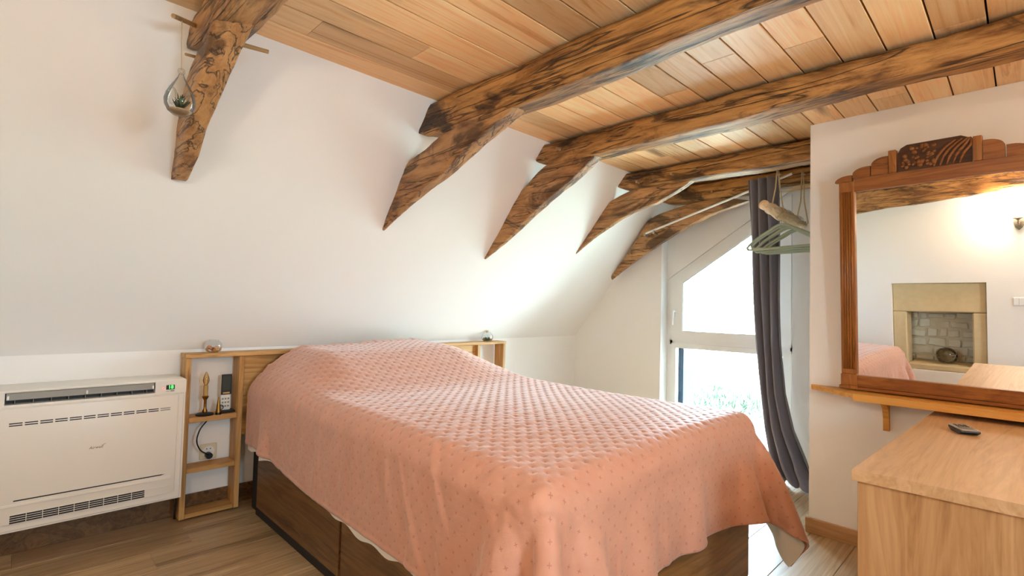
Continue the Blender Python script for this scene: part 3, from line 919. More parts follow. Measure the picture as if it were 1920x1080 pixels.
quick('back_panel', M_['headboard_x'], hb, lambda b: (box(b, 0.952, 2.674, HF + 0.03, HF + 0.048, 0.62, 0.844), box(b, 0.952, 2.674, HF + 0.03, HF + 0.048, 0.40, 0.617)))

# glass jars on the headboard
def shell_bm(r, seed):
    bm = bmesh.new()
    bmesh.ops.create_icosphere(bm, subdivisions=2, radius=r)
    for v in bm.verts:
        v.co *= 1 + 0.35 * mnoise.noise(v.co / r * 1.3 + Vector((seed, 0, 0)))
        v.co.z *= 0.6
    return bm
def jar(x, y, z, R, Hh, label, fill):
    j = empty('glass_jar', (x, y, z), label, 'jar')
    prof = [(0, 0), (R * 0.55, 0.0), (R * 0.85, Hh * 0.15), (R, Hh * 0.42), (R * 0.92, Hh * 0.7), (R * 0.62, Hh * 0.9), (R * 0.55, Hh * 0.96), (R * 0.6, Hh)]
    quick('glass', M_['glass'], j, lambda b: lathe(b, prof, 28, (x, y, z), caps=False), smooth='all')
    rg = random.Random(int(x * 100))
    for i in range(22):
        a = rg.uniform(0, 2 * PI); rr = R * 0.68 * math.sqrt(rg.random()); zz = z + Hh * rg.uniform(0.10, 0.42)
        if fill == 'shell':
            bm = shell_bm(rg.uniform(0.006, 0.011), rg.random() * 9)
            bmesh.ops.rotate(bm, verts=bm.verts, cent=(0, 0, 0), matrix=Matrix.Rotation(rg.uniform(0, 3), 3, Vector((rg.random(), rg.random(), 1)).normalized()))
            bmesh.ops.translate(bm, verts=bm.verts, vec=(x + rr * math.cos(a), y + rr * math.sin(a), zz))
            bm_obj('shell', bm, shellm[i % 3], j, smooth='all')
        else:
            bm = bmesh.new()
            p = Vector((x + rr * math.cos(a), y + rr * math.sin(a), z + Hh * 0.1))
            d = Vector((rg.uniform(-1, 1), rg.uniform(-1, 1), 2.0)).normalized() * Hh * rg.uniform(0.2, 0.45)
            tube(bm, [p, p + d * 0.5, p + d], [0.002, 0.005, 0.0008], 5, flat=(1, 0.4))
            bm_obj('leaf', bm, leafm[i % 3], j, smooth='all')
    if fill == 'leaf':
        quick('moss', leafm[2], j, lambda b: lathe(b, [(0, 0.002), (R * 0.7, 0.006), (R * 0.8, Hh * 0.18), (0, Hh * 0.24)], 16, (x, y, z)), smooth='all')
        quick('cork_stopper', M_['drift'], j, lambda b: lathe(b, [(R * 0.2, Hh * 0.92), (R * 0.24, Hh * 1.12)], 12, (x, y, z)))
    return j
shellm = [plain('shell_coral', srgb(214, 122, 78), 0.5), plain('shell_tan', srgb(206, 160, 112), 0.5), plain('shell_brown', srgb(160, 88, 50), 0.5)]
leafm = [plain('leaf_green', srgb(70, 98, 44), 0.6), plain('leaf_olive', srgb(120, 128, 60), 0.6), plain('leaf_dark', srgb(28, 46, 24), 0.6)]
jar(0.805, 3.125, 0.8665, 0.043, 0.070, 'small clear glass jar of coral shells on the headboard beside the heater', 'shell')
jar(2.815, 3.125, 0.8665, 0.050, 0.078, 'small stoppered glass jar of green plants on the headboard end towards the window', 'leaf')

# niche things: candle lamp, bell, remote on tray, socket, cable
SZ = 0.5325
cl = empty('candle_lamp', (0.775, 3.115, SZ), 'brass electric candle lamp with a clear flame bulb in the niche', 'lamp')
cx_, cy_ = 0.775, 3.115
quick('base', M_['black'], cl, lambda b: lathe(b, [(0.0, 0.0), (0.042, 0.0), (0.044, 0.006), (0.038, 0.010), (0.014, 0.014), (0.0, 0.014)], 28, (cx_, cy_, SZ)), smooth=40)
quick('stem', M_['brass'], cl, lambda b: lathe(b, [(0.011, 0.013), (0.013, 0.022), (0.007, 0.035), (0.007, 0.08), (0.014, 0.092), (0.017, 0.10), (0.011, 0.104)], 20, (cx_, cy_, SZ)), smooth=50)
quick('candle_sleeve', plain('cream_sleeve', srgb(196, 160, 98), 0.6), cl, lambda b: lathe(b, [(0.0115, 0.104), (0.0115, 0.158), (0.008, 0.16)], 20, (cx_, cy_, SZ)), smooth=50)
quick('flame_bulb', M_['amberglass'] if False else thin_glass('amber_bulb_glass', (0.98, 0.82, 0.52, 1), 0.08), cl, lambda b: lathe(b, [(0.007, 0.16), (0.012, 0.17), (0.0155, 0.185), (0.013, 0.203), (0.007, 0.220), (0.0015, 0.232), (0, 0.233)], 20, (cx_, cy_, SZ), caps=False), smooth='all')
quick('filament', M_['brass'], cl, lambda b: tube(b, [(cx_ - 0.004, cy_, SZ + 0.16), (cx_ - 0.006, cy_, SZ + 0.19), (cx_ + 0.002, cy_, SZ + 0.20), (cx_ + 0.006, cy_, SZ + 0.185), (cx_ + 0.004, cy_, SZ + 0.16)], 0.0012, 5))
bell = empty('brass_bell', (0.834, 3.09, SZ), 'little conical brass bell with a ring handle beside the candle lamp', 'bell')
quick('cone', M_['brass'], bell, lambda b: lathe(b, [(0.014, 0.012), (0.013, 0.02), (0.009, 0.05), (0.005, 0.075), (0.003, 0.092), (0, 0.093)], 20, (0.834, 3.09, SZ)), smooth=50)
quick('foot', M_['black'], bell, lambda b: lathe(b, [(0.0145, 0.0), (0.0145, 0.006), (0.012, 0.012)], 18, (0.834, 3.09, SZ)), smooth=40)
quick('ring_handle', M_['black'], bell, lambda b: tube(b, [(0.846 + 0.010 * math.cos(a), 3.084, SZ + 0.038 + 0.012 * math.sin(a)) for a in np.linspace(0, 2 * PI, 17)], 0.0022, 6, caps=False), smooth='all')
tray = quick('charging_tray', M_['black'], None, lambda b: box(b, 0.850, 0.922, 3.10, 3.165, SZ + 0.0002, SZ + 0.012, bev=0.003))
tag(tray, 'flat black tray in the niche beneath the white handset', 'tray')
rc = empty('heater_remote', (0.878, 3.13, SZ + 0.0125), 'white handset with a black screen standing upright in the niche', 'remote')
rz0 = SZ + 0.0125
quick('body', M_['white'], rc, lambda b: box(b, 0.853, 0.903, 3.125, 3.143, rz0, rz0 + 0.196, bev=0.005, seg=2), smooth=40)
quick('screen_bezel', M_['black'], rc, lambda b: box(b, 0.852, 0.904, 3.121, 3.126, rz0 + 0.085, rz0 + 0.197, bev=0.002))
quick('screen', plain('lcd_screen', srgb(64, 72, 70), 0.2), rc, lambda b: box(b, 0.858, 0.898, 3.120, 3.1215, rz0 + 0.108, rz0 + 0.187))
quick('label_strip', plain('gold_print', srgb(196, 166, 92), 0.5), rc, lambda b: box(b, 0.861, 0.895, 3.1198, 3.1212, rz0 + 0.091, rz0 + 0.099))
for i in range(3):
    for k in range(3):
        quick('button', M_['grey'], rc, lambda b: box(b, 0.858 + i * 0.014, 0.867 + i * 0.014, 3.1225, 3.1255, rz0 + 0.018 + k * 0.020, rz0 + 0.027 + k * 0.020, bev=0.001))
sk = empty('wall_socket', (0.82, YH - 0.0085, 0.27), 'cream wall socket with a round outlet low in the niche', 'socket')
quick('plate', plain('cream_plastic', srgb(226, 214, 184), 0.4), sk, lambda b: box(b, 0.778, 0.862, YH - 0.0095, YH - 0.0005, 0.272, 0.356, bev=0.003))
def ring(b, x, y, z, r, n=24, h=0.004):
    vs_ = [(x + r * math.cos(2 * PI * k / n), z + r * math.sin(2 * PI * k / n)) for k in range(n)]
    prism(b, vs_, 'y', y, y - h)
quick('outlet', M_['white'], sk, lambda b: ring(b, 0.82, YH - 0.0095, 0.314, 0.030, h=0.005))
quick('pin_hole', M_['black'], sk, lambda b: (ring(b, 0.811, YH - 0.0145, 0.330, 0.003, 10, 0.0006), ring(b, 0.829, YH - 0.0145, 0.330, 0.003, 10, 0.0006)))
cb = empty('lamp_cable', (0.82, 3.16, 0.29), 'black lamp cable with its round plug in the cream socket', 'cable')
quick('plug', M_['black'], cb, lambda b: ring(b, 0.818, YH - 0.0150, 0.297, 0.017, 18, 0.03), smooth=40)
quick('cord', M_['black'], cb, lambda b: tube(b, [crv([(0.80, 3.135, 0.503), (0.76, 3.12, 0.46), (0.745, 3.12, 0.40), (0.765, 3.13, 0.345), (0.80, 3.145, 0.315), (0.815, 3.16, 0.30)], t / 20) for t in range(21)], 0.0035, 6), smooth='all')

# ------------------------------------------------------------------ heat pump console
HXL, HXR, HFY, HZ0, HZ1 = -0.085, 0.652, 2.965, 0.165, 0.755
ht = empty('heat_pump', ((HXL + HXR) / 2, YH - 0.12, HZ0), 'white wall heat pump console with louvred outlet and green display', 'heater')
def front_round(b, x0, x1, y0, y1, z0, z1, r=0.03):
    bb = bmesh.new()
    box(bb, x0, x1, y0, y1, z0, z1)
    ed = [e for e in bb.edges if all(abs(v.co.y - y0) < 1e-6 for v in e.verts)]
    bmesh.ops.bevel(bb, geom=ed, offset=0.012, segments=3, affect='EDGES')
    merge(b, bb)
LZ0, LZ1, LX0, LX1 = 0.694, 0.742, 0.005, 0.523
def hbody(b):
    # casing built around the outlet slot
    front_round(b, HXL, HXR, HFY, YH - 0.002, HZ0, LZ0)
    box(b, HXL, HXR, HFY + 0.012, YH - 0.002, LZ1, HZ1, bev=0.008, seg=2)
    box(b, HXL, LX0, HFY + 0.006, YH - 0.002, LZ0 - 0.004, LZ1 + 0.004)
    box(b, LX1, HXR, HFY + 0.006, YH - 0.002, LZ0 - 0.004, LZ1 + 0.008)
    box(b, LX0, LX1, HFY + 0.10, YH - 0.002, LZ0 - 0.004, LZ1 + 0.004)
quick('casing', M_['heater'], ht, hbody, smooth=35)
lv = quick('louvre', M_['grey'], ht, lambda b: prism(b, [(HFY + 0.022, LZ1 - 0.001), (HFY + 0.016, LZ0 + 0.020), (HFY + 0.020, LZ0 + 0.018), (HFY + 0.03, LZ1 - 0.001)], 'x', LX0 + 0.004, LX1 - 0.004))
for x in (LX0 + 0.006, (LX0 + LX1) / 2, LX1 - 0.012):
    quick('louvre_pin', M_['white'], lv, lambda b: box(b, x, x + 0.007, HFY + 0.010, HFY + 0.022, LZ0 + 0.022, LZ0 + 0.038, bev=0.001))
quick('outlet_recess', M_['black'], ht, lambda b: box(b, LX0 + 0.001, LX1 - 0.001, HFY + 0.060, HFY + 0.099, LZ0 - 0.002, LZ1 + 0.002))
for i in range(9):
    x = LX0 + 0.03 + i * 0.057
    quick('vane', M_['grey'], ht, lambda b: box(b, x, x + 0.0015, HFY + 0.025, HFY + 0.060, LZ0, LZ0 + 0.03))
fp_ = quick('front_panel', M_['heater'], ht, lambda b: box(b, -0.055, 0.618, HFY - 0.010, HFY - 0.0005, 0.205, 0.682, bev=0.004, seg=2), smooth=35)
nsl = 12; sx0, sx1 = 0.022, 0.592
for i in range(nsl):
    x = sx0 + (sx1 - sx0) * i / nsl
    for zz in (0.609, 0.618):
        quick('slot', M_['black'] if i < nsl - 1 else M_['grey'], fp_, lambda b: box(b, x, x + (sx1 - sx0) / nsl - 0.007, HFY - 0.0106, HFY - 0.0099, zz, zz + 0.0045))
quick('groove', M_['black'], fp_, lambda b: prism(b, [(0.048, 0.297), (0.56, 0.297), (0.575, 0.3005), (0.56, 0.302), (0.048, 0.302)], 'y', HFY - 0.0099, HFY - 0.0106))
quick('ledge', M_['heater'], fp_, lambda b: box(b, -0.05, 0.60, HFY - 0.014, HFY - 0.0102, 0.276, 0.288, bev=0.0015))
gx0, gx1, gz0, gz1 = 0.038, 0.497, 0.203, 0.243
gr = quick('intake_grille', M_['black'], fp_, lambda b: box(b, gx0, gx1, HFY - 0.0112, HFY - 0.0101, gz0 + 0.003, gz1))
for i in range(5):
    zz = gz0 + 0.003 + (gz1 - gz0 - 0.004) * i / 4
    quick('bar', M_['heater'], gr, lambda b: box(b, gx0, gx1 + (0.10 if i in (0, 4) else 0.0), HFY - 0.0128, HFY - 0.0105, zz, zz + 0.0018))
for i in range(10):
    x = gx0 + (gx1 - gx0) * i / 9
    quick('rib', M_['heater'], gr, lambda b: box(b, x, x + 0.002, HFY - 0.0125, HFY - 0.0105, gz0 + 0.003, gz1))
bm = text_bm('Airwell', 0.017, 0.0002, 0.3)
bmesh.ops.rotate(bm, verts=bm.verts, cent=(0, 0, 0), matrix=Matrix.Rotation(PI / 2, 3, 'X'))
bmesh.ops.translate(bm, verts=bm.verts, vec=(0.307, HFY - 0.0104, 0.476))
lg = bm_obj('logo', bm, plain('logo_print', srgb(112, 92, 70), 0.6), fp_)
quick('logo_swoosh', plain('logo_print_swoosh', srgb(112, 92, 70), 0.6), lg, lambda b: prism(b, [(0.325, 0.481), (0.336, 0.485), (0.345, 0.490), (0.335, 0.4865)], 'y', HFY - 0.0101, HFY - 0.0105))
dp = quick('display', M_['black'], ht, lambda b: box(b, 0.567, 0.602, HFY + 0.0042, HFY + 0.0062, 0.707, 0.729))
bm = text_bm('18', 0.023, 0.0003)
bmesh.ops.rotate(bm, verts=bm.verts, cent=(0, 0, 0), matrix=Matrix.Rotation(PI / 2, 3, 'X'))
bmesh.ops.translate(bm, verts=bm.verts, vec=(0.586, HFY + 0.0037, 0.718))
bm_obj('lit_digits', bm, emit('green_led', (0.05, 1.0, 0.08, 1), 3.0), dp)
quick('red_led', emit('red_led', (1.0, 0.05, 0.06, 1), 3.0), ht, lambda b: ring(b, 0.557, HFY + 0.006, 0.713, 0.0035, 12, 0.002))
quick('brand_strip', M_['grey'], ht, lambda b: (box(b, 0.567, 0.581, HFY + 0.005, HFY + 0.0062, 0.6985, 0.7005), box(b, 0.585, 0.602, HFY + 0.005, HFY + 0.0062, 0.697, 0.702)))
hc = quick('heater_cable', M_['black'], None, lambda b: tube(b, [crv([(0.6585, 3.17, 0.60), (0.6585, 3.12, 0.55), (0.6585, 3.10, 0.40), (0.6585, 3.11, 0.25), (0.6585, 3.10, 0.12), (0.6585, 3.12, 0.012)], t / 24) for t in range(25)], 0.005, 8), smooth='all')
tag(hc, 'black cable running down between the heat pump and the headboard', 'cable')

# ------------------------------------------------------------------ hanging glass teardrop
TX, TY, TZ = 0.366, 1.925, 1.795
te = empty('teardrop_terrarium', (TX, TY, TZ - 0.045), 'clear glass teardrop with a tiny plant hanging from a wooden peg', 'terrarium')
prof = [(0.0, -0.046), (0.018, -0.044), (0.034, -0.032), (0.043, -0.014), (0.045, 0.004), (0.040, 0.024), (0.030, 0.045), (0.019, 0.064), (0.010, 0.080), (0.006, 0.092)]
quick('glass', M_['glass'], te, lambda b: lathe(b, prof, 32, (TX, TY, TZ), caps=False), smooth='all')
quick('opening_rim', M_['glass'], te, lambda b: tube(b, [(TX - 0.028 + 0.013 * math.sin(a) * 0.7, TY - 0.030 - 0.0 + 0.013 * -math.sin(a) * 0.6, TZ + 0.004 + 0.026 * math.cos(a)) for a in np.linspace(0, 2 * PI, 25)], 0.0022, 6, caps=False), smooth='all')
quick('glass_loop', M_['glass'], te, lambda b: tube(b, [(TX + 0.008 * math.cos(a), TY, TZ + 0.100 + 0.008 * math.sin(a)) for a in np.linspace(0, 2 * PI, 17)], 0.0028, 6, caps=False), smooth='all')
quick('string', M_['rope'], te, lambda b: tube(b, [(TX, TY, TZ + 0.107), (TX, TY + 0.02, TZ + 0.20), (TX + 0.004, TY + 0.05, TZ + 0.292)], 0.0014, 5))
quick('gravel', plain('pale_gravel', srgb(206, 176, 138), 0.8, bump=0.8, bscale=120, var=0.4), te, lambda b: lathe(b, [(0, -0.043), (0.018, -0.041), (0.031, -0.033), (0.034, -0.029), (0.0, -0.024)], 24, (TX, TY, TZ)), smooth='all')
rg = random.Random(5)
for i in range(44):
    a = rg.uniform(0, 2 * PI)
    d = Vector((math.cos(a) * rg.uniform(0.2, 0.95), math.sin(a) * rg.uniform(0.2, 0.95), rg.uniform(0.7, 1.7))).normalized() * rg.uniform(0.028, 0.052)
    p = Vector((TX + 0.006 * math.cos(a * 3), TY + 0.006 * math.sin(a * 3), TZ - 0.024))
    bm = bmesh.new(); tube(bm, [p, p + d * 0.6, p + d + Vector((0, 0, -0.002))], [0.002, 0.0055, 0.0006], 5, flat=(1, 0.45))
    bm_obj('leaf', bm, leafm[2] if i % 4 else leafm[0], te, smooth='all')

# ------------------------------------------------------------------ curtain and rod
def curtain():
    NS, NT_ = 90, 110
    A = np.zeros((NT_ + 1, NS + 1, 3))
    kz = [2.125, 1.69, 1.25, 0.96, 0.60, 0.36, 0.10, 0.02]
    lft = [1.43, 1.405, 1.385, 1.365, 1.335, 1.31, 1.265, 1.24]
    rgt = [1.205, 1.20, 1.195, 1.185, 1.155, 1.10, 0.985, 0.90]
    for i in range(NT_ + 1):
        t = i / NT_
        z_ = 2.125 - 2.115 * t
        l = np.interp(-z_, [-k for k in kz], lft); r = np.interp(-z_, [-k for k in kz], rgt)
        for j in range(NS + 1):
            s = j / NS
            ph = 2 * PI * 3.6 * (s ** 0.9) + 0.5 * t
            am = 0.052 * (0.75 + 0.35 * t) * (0.55 + 0.45 * math.sin(PI * s))
            y_ = l + (r - l) * (s + 0.045 * math.sin(ph * 1.0 + 1.2))
            x_ = 3.81 + am * math.sin(ph) + 0.012 * math.sin(9 * t + 7 * s)
            zz = z_
            if t > 0.93:
                q = (t - 0.93) / 0.07
                x_ -= 0.10 * q ** 1.5 * (0.7 + 0.5 * math.sin(ph * 0.5))
                zz = max(z_, 0.014 + 0.03 * abs(math.sin(ph * 0.5)) * (1 - q * 0.6) + 0.02 * (1 - q))
                y_ += 0.02 * q * math.sin(ph)
            A[i, j] = (x_, y_, zz)
    return A
A = curtain()
cbase = np.array([3.8, 1.25, 0.0])
co = new_obj('curtain', grid_mesh('curtain', A - cbase), M_['curtain']); co.location = cbase
tag(co, 'charcoal grey velvet curtain bunched beside the window, trailing on the floor', 'curtain')
m_ = co.modifiers.new('thickness', 'SOLIDIFY'); m_.thickness = 0.004
rod = empty('curtain_rod', (3.865, 2.28, 1.82), 'thin white curtain rod slanting along the brace beside the window', 'curtain rod')
quick('rod', M_['white'], rod, lambda b: tube(b, [(3.865, 2.30, 1.812), (3.845, 1.14, 2.135)], 0.0085, 10), smooth=40)
for y_, z_ in ((2.30, 1.808), (2.215, 1.82)):
    quick('bracket', M_['silver'], rod, lambda b: (tube(b, [(3.905, y_, z_ - 0.012), (3.862, y_, z_ - 0.004)], 0.012, 12), tube(b, [(3.862, y_, z_ - 0.016), (3.862, y_, z_ + 0.014)], 0.010, 10)), smooth=40)

# ------------------------------------------------------------------ hanging driftwood rail and hangers
LY, LZ = 1.06, 1.772
ra = empty('hanging_rail', (3.45, LY, LZ), 'driftwood branch slung on jute ropes beneath the beams', 'clothes rail')
def drift(b):
    pts = []; rs = []
    for i in range(31):
        t = i / 30
        pts.append((3.05 + 0.82 * t, LY + 0.008 * math.sin(t * 7), LZ + 0.012 * math.sin(t * 5 + 1)))
        rs.append((0.023 + 0.013 * math.sin(PI * min(1, t * 1.15)) + 0.003 * math.sin(t * 37)) * (0.55 if i in (0, 30) else 1))
    tube(b, pts, rs, 14)
    for v in b.verts: v.co += mnoise.noise_vector(v.co * 26) * 0.006
quick('branch', M_['drift'], ra, drift, smooth='all')
for x, zt_ in ((3.31, 2.03), (3.80, 2.13)):
    def rp(b, x=x, zt_=zt_):
        tube(b, [(x - 0.016, LY, zt_), (x - 0.02, LY + 0.006, LZ + 0.15), (x - 0.022, LY + 0.034, LZ), (x - 0.015, LY, LZ - 0.037), (x, LY - 0.034, LZ), (x + 0.010, LY - 0.008, LZ + 0.15), (x + 0.014, LY, zt_)], 0.0045, 6)
        tube(b, [(x - 0.03, LY - 0.03, LZ + 0.005), (x - 0.02, LY, LZ - 0.034), (x - 0.008, LY + 0.03, LZ + 0.01)], 0.004, 6)
        tube(b, [(x - 0.02, LY, zt_ - 0.028), (x + 0.02, LY - 0.004, zt_ - 0.02)], 0.008, 8)
    quick('rope', M_['rope'], ra, rp, smooth='all')
for bx, zz in ((3.262, 2.05), (3.41, 2.08)):
    pass
def hanger_parts():
    root = empty('clothes_hanger', (0, 0, 0))
    def body(b):
        # local: y across, z up, origin at the hook's seat on the branch
        W2 = 0.205
        sh = [(-W2, -0.190), (-W2 + 0.012, -0.176), (-0.15, -0.140), (-0.08, -0.098), (-0.035, -0.072), (0, -0.062), (0.035, -0.072), (0.08, -0.098), (0.15, -0.140), (W2 - 0.012, -0.176), (W2, -0.190)]
        low = [(W2, -0.190), (W2 - 0.006, -0.203), (0.17, -0.206), (0, -0.206), (-0.17, -0.206), (-W2 + 0.006, -0.203), (-W2, -0.190)]
        pts = [crv(sh, i / 40) for i in range(41)] + [crv(low, i / 16) for i in range(1, 17)]
        tube(b, [(0, p[0], p[1]) for p in pts], 0.0075, 8, flat=(0.55, 1.0))
    quick('hanger_frame', M_['hanger'], root, body, smooth='all', local=True)
    def hook(b):
        pts = [(0, 0, -0.064), (0, 0, -0.045)]
        R = 0.036
        for a in np.linspace(-PI / 2, PI * 0.92, 16):
            pts.append((0, R * math.cos(a), -0.004 + R * math.sin(a)))
        tube(b, pts, 0.0022, 6)
    quick('hook', M_['silver'], root, hook, smooth='all', local=True)
    return root
hg = hanger_parts()
hxs = [3.37, 3.43, 3.49, 3.555, 3.625, 3.70]
rg = random.Random(9)
for i, x in enumerate(hxs):
    if i == 0: r = hg
    else:
        r = hg.copy(); COL.objects.link(r)
        for ch in [c for c in bpy.data.objects if c.parent == hg]:
            c = ch.copy(); COL.objects.link(c); c.parent = r
    r.location = (x, LY + rg.uniform(-0.012, 0.012), LZ + 0.0 + rg.uniform(-0.004, 0.004))
    r.rotation_euler = (rg.uniform(-0.06, 0.06), 0, rg.uniform(-0.09, 0.09))
    tag(r, 'sage green velvet clothes hanger hooked on the driftwood branch', 'clothes hanger', 'sage green clothes hangers on the driftwood branch')

# ------------------------------------------------------------------ mirror, shelf
MT, MA = math.radians(3.2), math.radians(-2.5)
mir = empty('wall_mirror', (3.028, 0.285, 0.792), 'large mirror in a carved fluted oak frame standing on the pine shelf', 'mirror')
# local frame: x out of the wall (towards the room is -x), y to the left in the picture, z up
mir.rotation_euler = (Matrix.Rotation(MA, 3, 'Z') @ Matrix.Rotation(-MT, 3, 'Y')).to_euler()
HW = 0.372
FZ1 = 1.036   # top of the cross rail
def mpart(name, mat, parent, fn, smooth=False): return quick(name, mat, parent, fn, smooth, local=True)
for s in (1, -1):
    y0, y1 = (HW - 0.066, HW) if s > 0 else (-HW, -HW + 0.066)
    st = mpart('stile', M_['mirrorwood'], mir, lambda b: box(b, -0.030, 0.0, y0, y1, 0.075, FZ1, bev=0.003))
    for k in range(5):
        yy = y0 + 0.011 + k * 0.0105
        mpart('flute', M_['mirrorwood'], st, lambda b: tube(b, [(-0.0305, yy + 0.001, 0.10), (-0.0305, yy + 0.001, 0.985)], 0.0046, 8), smooth='all')
    ft = mpart('foot_block', M_['mirrorwood'], mir, lambda b: (box(b, -0.034, 0.0, y0 - 0.001, y1 + 0.003, 0.018, 0.075, bev=0.003), box(b, -0.040, 0.002, y0 - 0.003, y1 + 0.009, 0.0, 0.018, bev=0.003)))
mpart('bottom_rail', M_['mirrorwood_y'], mir, lambda b: (box(b, -0.030, 0.0, -HW + 0.066, HW - 0.066, 0.014, 0.070, bev=0.003), box(b, -0.036, 0.0, -HW + 0.066, HW - 0.066, 0.0, 0.014, bev=0.002)))
mpart('top_rail', M_['mirrorwood_y'], mir, lambda b: prism(b, [(HW - 0.066, 0.982), (0.05, 0.985), (-0.20, 0.99), (-HW + 0.09, 0.985), (-HW + 0.066, 0.975), (-HW + 0.066, FZ1 + 0.012), (HW - 0.066, FZ1 + 0.012)], 'x', -0.028, 0.0))
glassm = NT('silvered_mirror')
glassm.b.inputs['Base Color'].default_value = (0.93, 0.94, 0.93, 1)
glassm.b.inputs['Metallic'].default_value = 1.0
glassm.b.inputs['Roughness'].default_value = 0.0
mpart('mirror_glass', glassm.m, mir, lambda b: box(b, -0.012, -0.006, -HW + 0.06, HW - 0.06, 0.06, 1.0))
mpart('backing_board', M_['bedwood'], mir, lambda b: box(b, -0.0055, -0.0005, -HW + 0.02, HW - 0.02, 0.02, 1.0))
def arch_block(b, y0, y1, z0, z1, side, r):
    """crest block whose outer top corner is rounded; side=+1 rounds towards +y"""
    r = min(r, (y1 - y0) * 0.98, (z1 - z0) * 0.98)
    pts = []
    if side > 0:
        pts = [(y0, z0), (y1, z0)] + [(y1 - (y1 - y0) * 0.8 + (y1 - y0) * 0.8 * math.cos(a), z1 - r + r * math.sin(a)) for a in np.linspace(0, PI / 2, 8)] + [(y0, z1)]
    else:
        pts = [(y1, z0), (y0, z0)] + [(y0 + (y1 - y0) * 0.8 - (y1 - y0) * 0.8 * math.cos(a), z1 - r + r * math.sin(a)) for a in np.linspace(0, PI / 2, 8)] + [(y1, z1)]
    prism(b, pts, 'x', -0.034, 0.0)
Z0 = FZ1
for s in (1, -1):
    for a, b_, z1, rr in ((0.315, 0.388, Z0 + 0.030, 0.03), (0.238, 0.311, Z0 + 0.062, 0.03), (0.166, 0.234, Z0 + 0.096, 0.035)):
        y0, y1 = (a, b_) if s > 0 else (-b_, -a)
        mpart('crest_block', M_['mirrorwood_y'], mir, lambda b: arch_block(b, y0, y1, Z0 + (0.0 if a > 0.3 else 0.012), z1, s, rr))
    y0, y1 = (0.134, 0.164) if s > 0 else (-0.164, -0.134)
    mpart('crest_pilaster', M_['mirrorwood'], mir, lambda b: box(b, -0.040, 0.0, y0, y1, Z0 + 0.012, Z0 + 0.118, bev=0.002))
M_['carving_ground'] = wood('carved_ground_stain', srgb(92, 56, 28), srgb(72, 42, 20), srgb(44, 24, 10), 1, 0.5, rand=7, knots=0, grain=1.3)
cv = mpart('carved_panel', M_['carving_ground'], mir, lambda b: prism(b, [(-0.130, Z0 + 0.010), (0.130, Z0 + 0.010), (0.130, Z0 + 0.10), (0.118, Z0 + 0.122), (0.095, Z0 + 0.134), (-0.095, Z0 + 0.134), (-0.118, Z0 + 0.122), (-0.130, Z0 + 0.10)], 'x', -0.026, 0.0))
rg = random.Random(4)
for i in range(46):
    y_ = rg.uniform(-0.01, 0.112); z_ = Z0 + 0.022 + rg.random() * (0.098 if y_ < 0.09 else 0.07)
    r_ = rg.uniform(0.006, 0.011)
    bm = bmesh.new(); bmesh.ops.create_icosphere(bm, subdivisions=2, radius=r_)
    bmesh.ops.translate(bm, verts=bm.verts, vec=(-0.029, y_, z_))
    bm_obj('carved_grape', bm, M_['carving'], cv, smooth='all', local=True)
for k in range(5):
    y0 = -0.012 - k * 0.022
    bm = bmesh.new()
    tube(bm, [crv([(-0.028, y0 + 0.010, Z0 + 0.016), (-0.032, y0 - 0.004, Z0 + 0.055), (-0.032, y0 - 0.030, Z0 + 0.090), (-0.028, max(y0 - 0.065, -0.126), Z0 + 0.120)], t / 14) for t in range(15)], [0.003 + 0.004 * math.sin(PI * t / 14) for t in range(15)], 7)
    bm_obj('carved_frond', bm, M_['carving'], cv, smooth='all', local=True)

she = empty('wall_shelf', (XP - 0.1, 0.1, 0.748), 'narrow golden pine shelf with a clipped corner below the mirror', 'shelf')
quick('board', M_['shelf'], she, lambda b: prism(b, [(XP - 0.001, 0.812), (XP - 0.035, 0.805), (XP - 0.20, 0.585), (XP - 0.20, -0.62), (XP - 0.001, -0.62)], 'z', 0.762, 0.784))
quick('front_edge', M_['shelf'], she, lambda b: prism(b, [(XP - 0.20, 0.585), (XP - 0.205, 0.583), (XP - 0.205, -0.62), (XP - 0.20, -0.62)], 'z', 0.752, 0.785))
for y_ in (0.47, -0.45):
    quick('bracket', M_['shelf'], she, lambda b: prism(b, [(XP - 0.001, 0.761), (XP - 0.13, 0.761), (XP - 0.128, 0.742), (XP - 0.09, 0.735), (XP - 0.05, 0.71), (XP - 0.03, 0.66), (XP - 0.026, 0.60), (XP - 0.001, 0.60)], 'y', y_, y_ + 0.024))

# ------------------------------------------------------------------ dresser and remote
DXF, DXB, DY1, DY0, DZ = 1.70, XP - 0.004, 0.325, -0.42, 0.73
dr = empty('dresser', ((DXF + DXB) / 2, (DY0 + DY1) / 2, 0), 'light oak dresser standing end-on against the mirror wall', 'dresser')
quick('top', M_['dresser_top'], dr, lambda b: prism(b, [(DXF - 0.008, DY1 + 0.02), (DXB, DY1 - 0.03), (DXB, DY0), (DXF - 0.008, DY0)], 'z', DZ - 0.030, DZ))
quick('end_panel', M_['dresser'], dr, lambda b: box(b, DXF + 0.002, DXF + 0.022, DY0 + 0.01, DY1 + 0.008, 0.0, DZ - 0.0305, bev=0.001))
quick('end_panel', M_['dresser'], dr, lambda b: box(b, DXB - 0.055, DXB - 0.035, DY0 + 0.01, DY1 - 0.035, 0.0, DZ - 0.0305, bev=0.001))
quick('back_panel', M_['dresser'], dr, lambda b: box(b, DXF + 0.0225, DXB - 0.056, DY1 - 0.055, DY1 - 0.037, 0.03, DZ - 0.031))
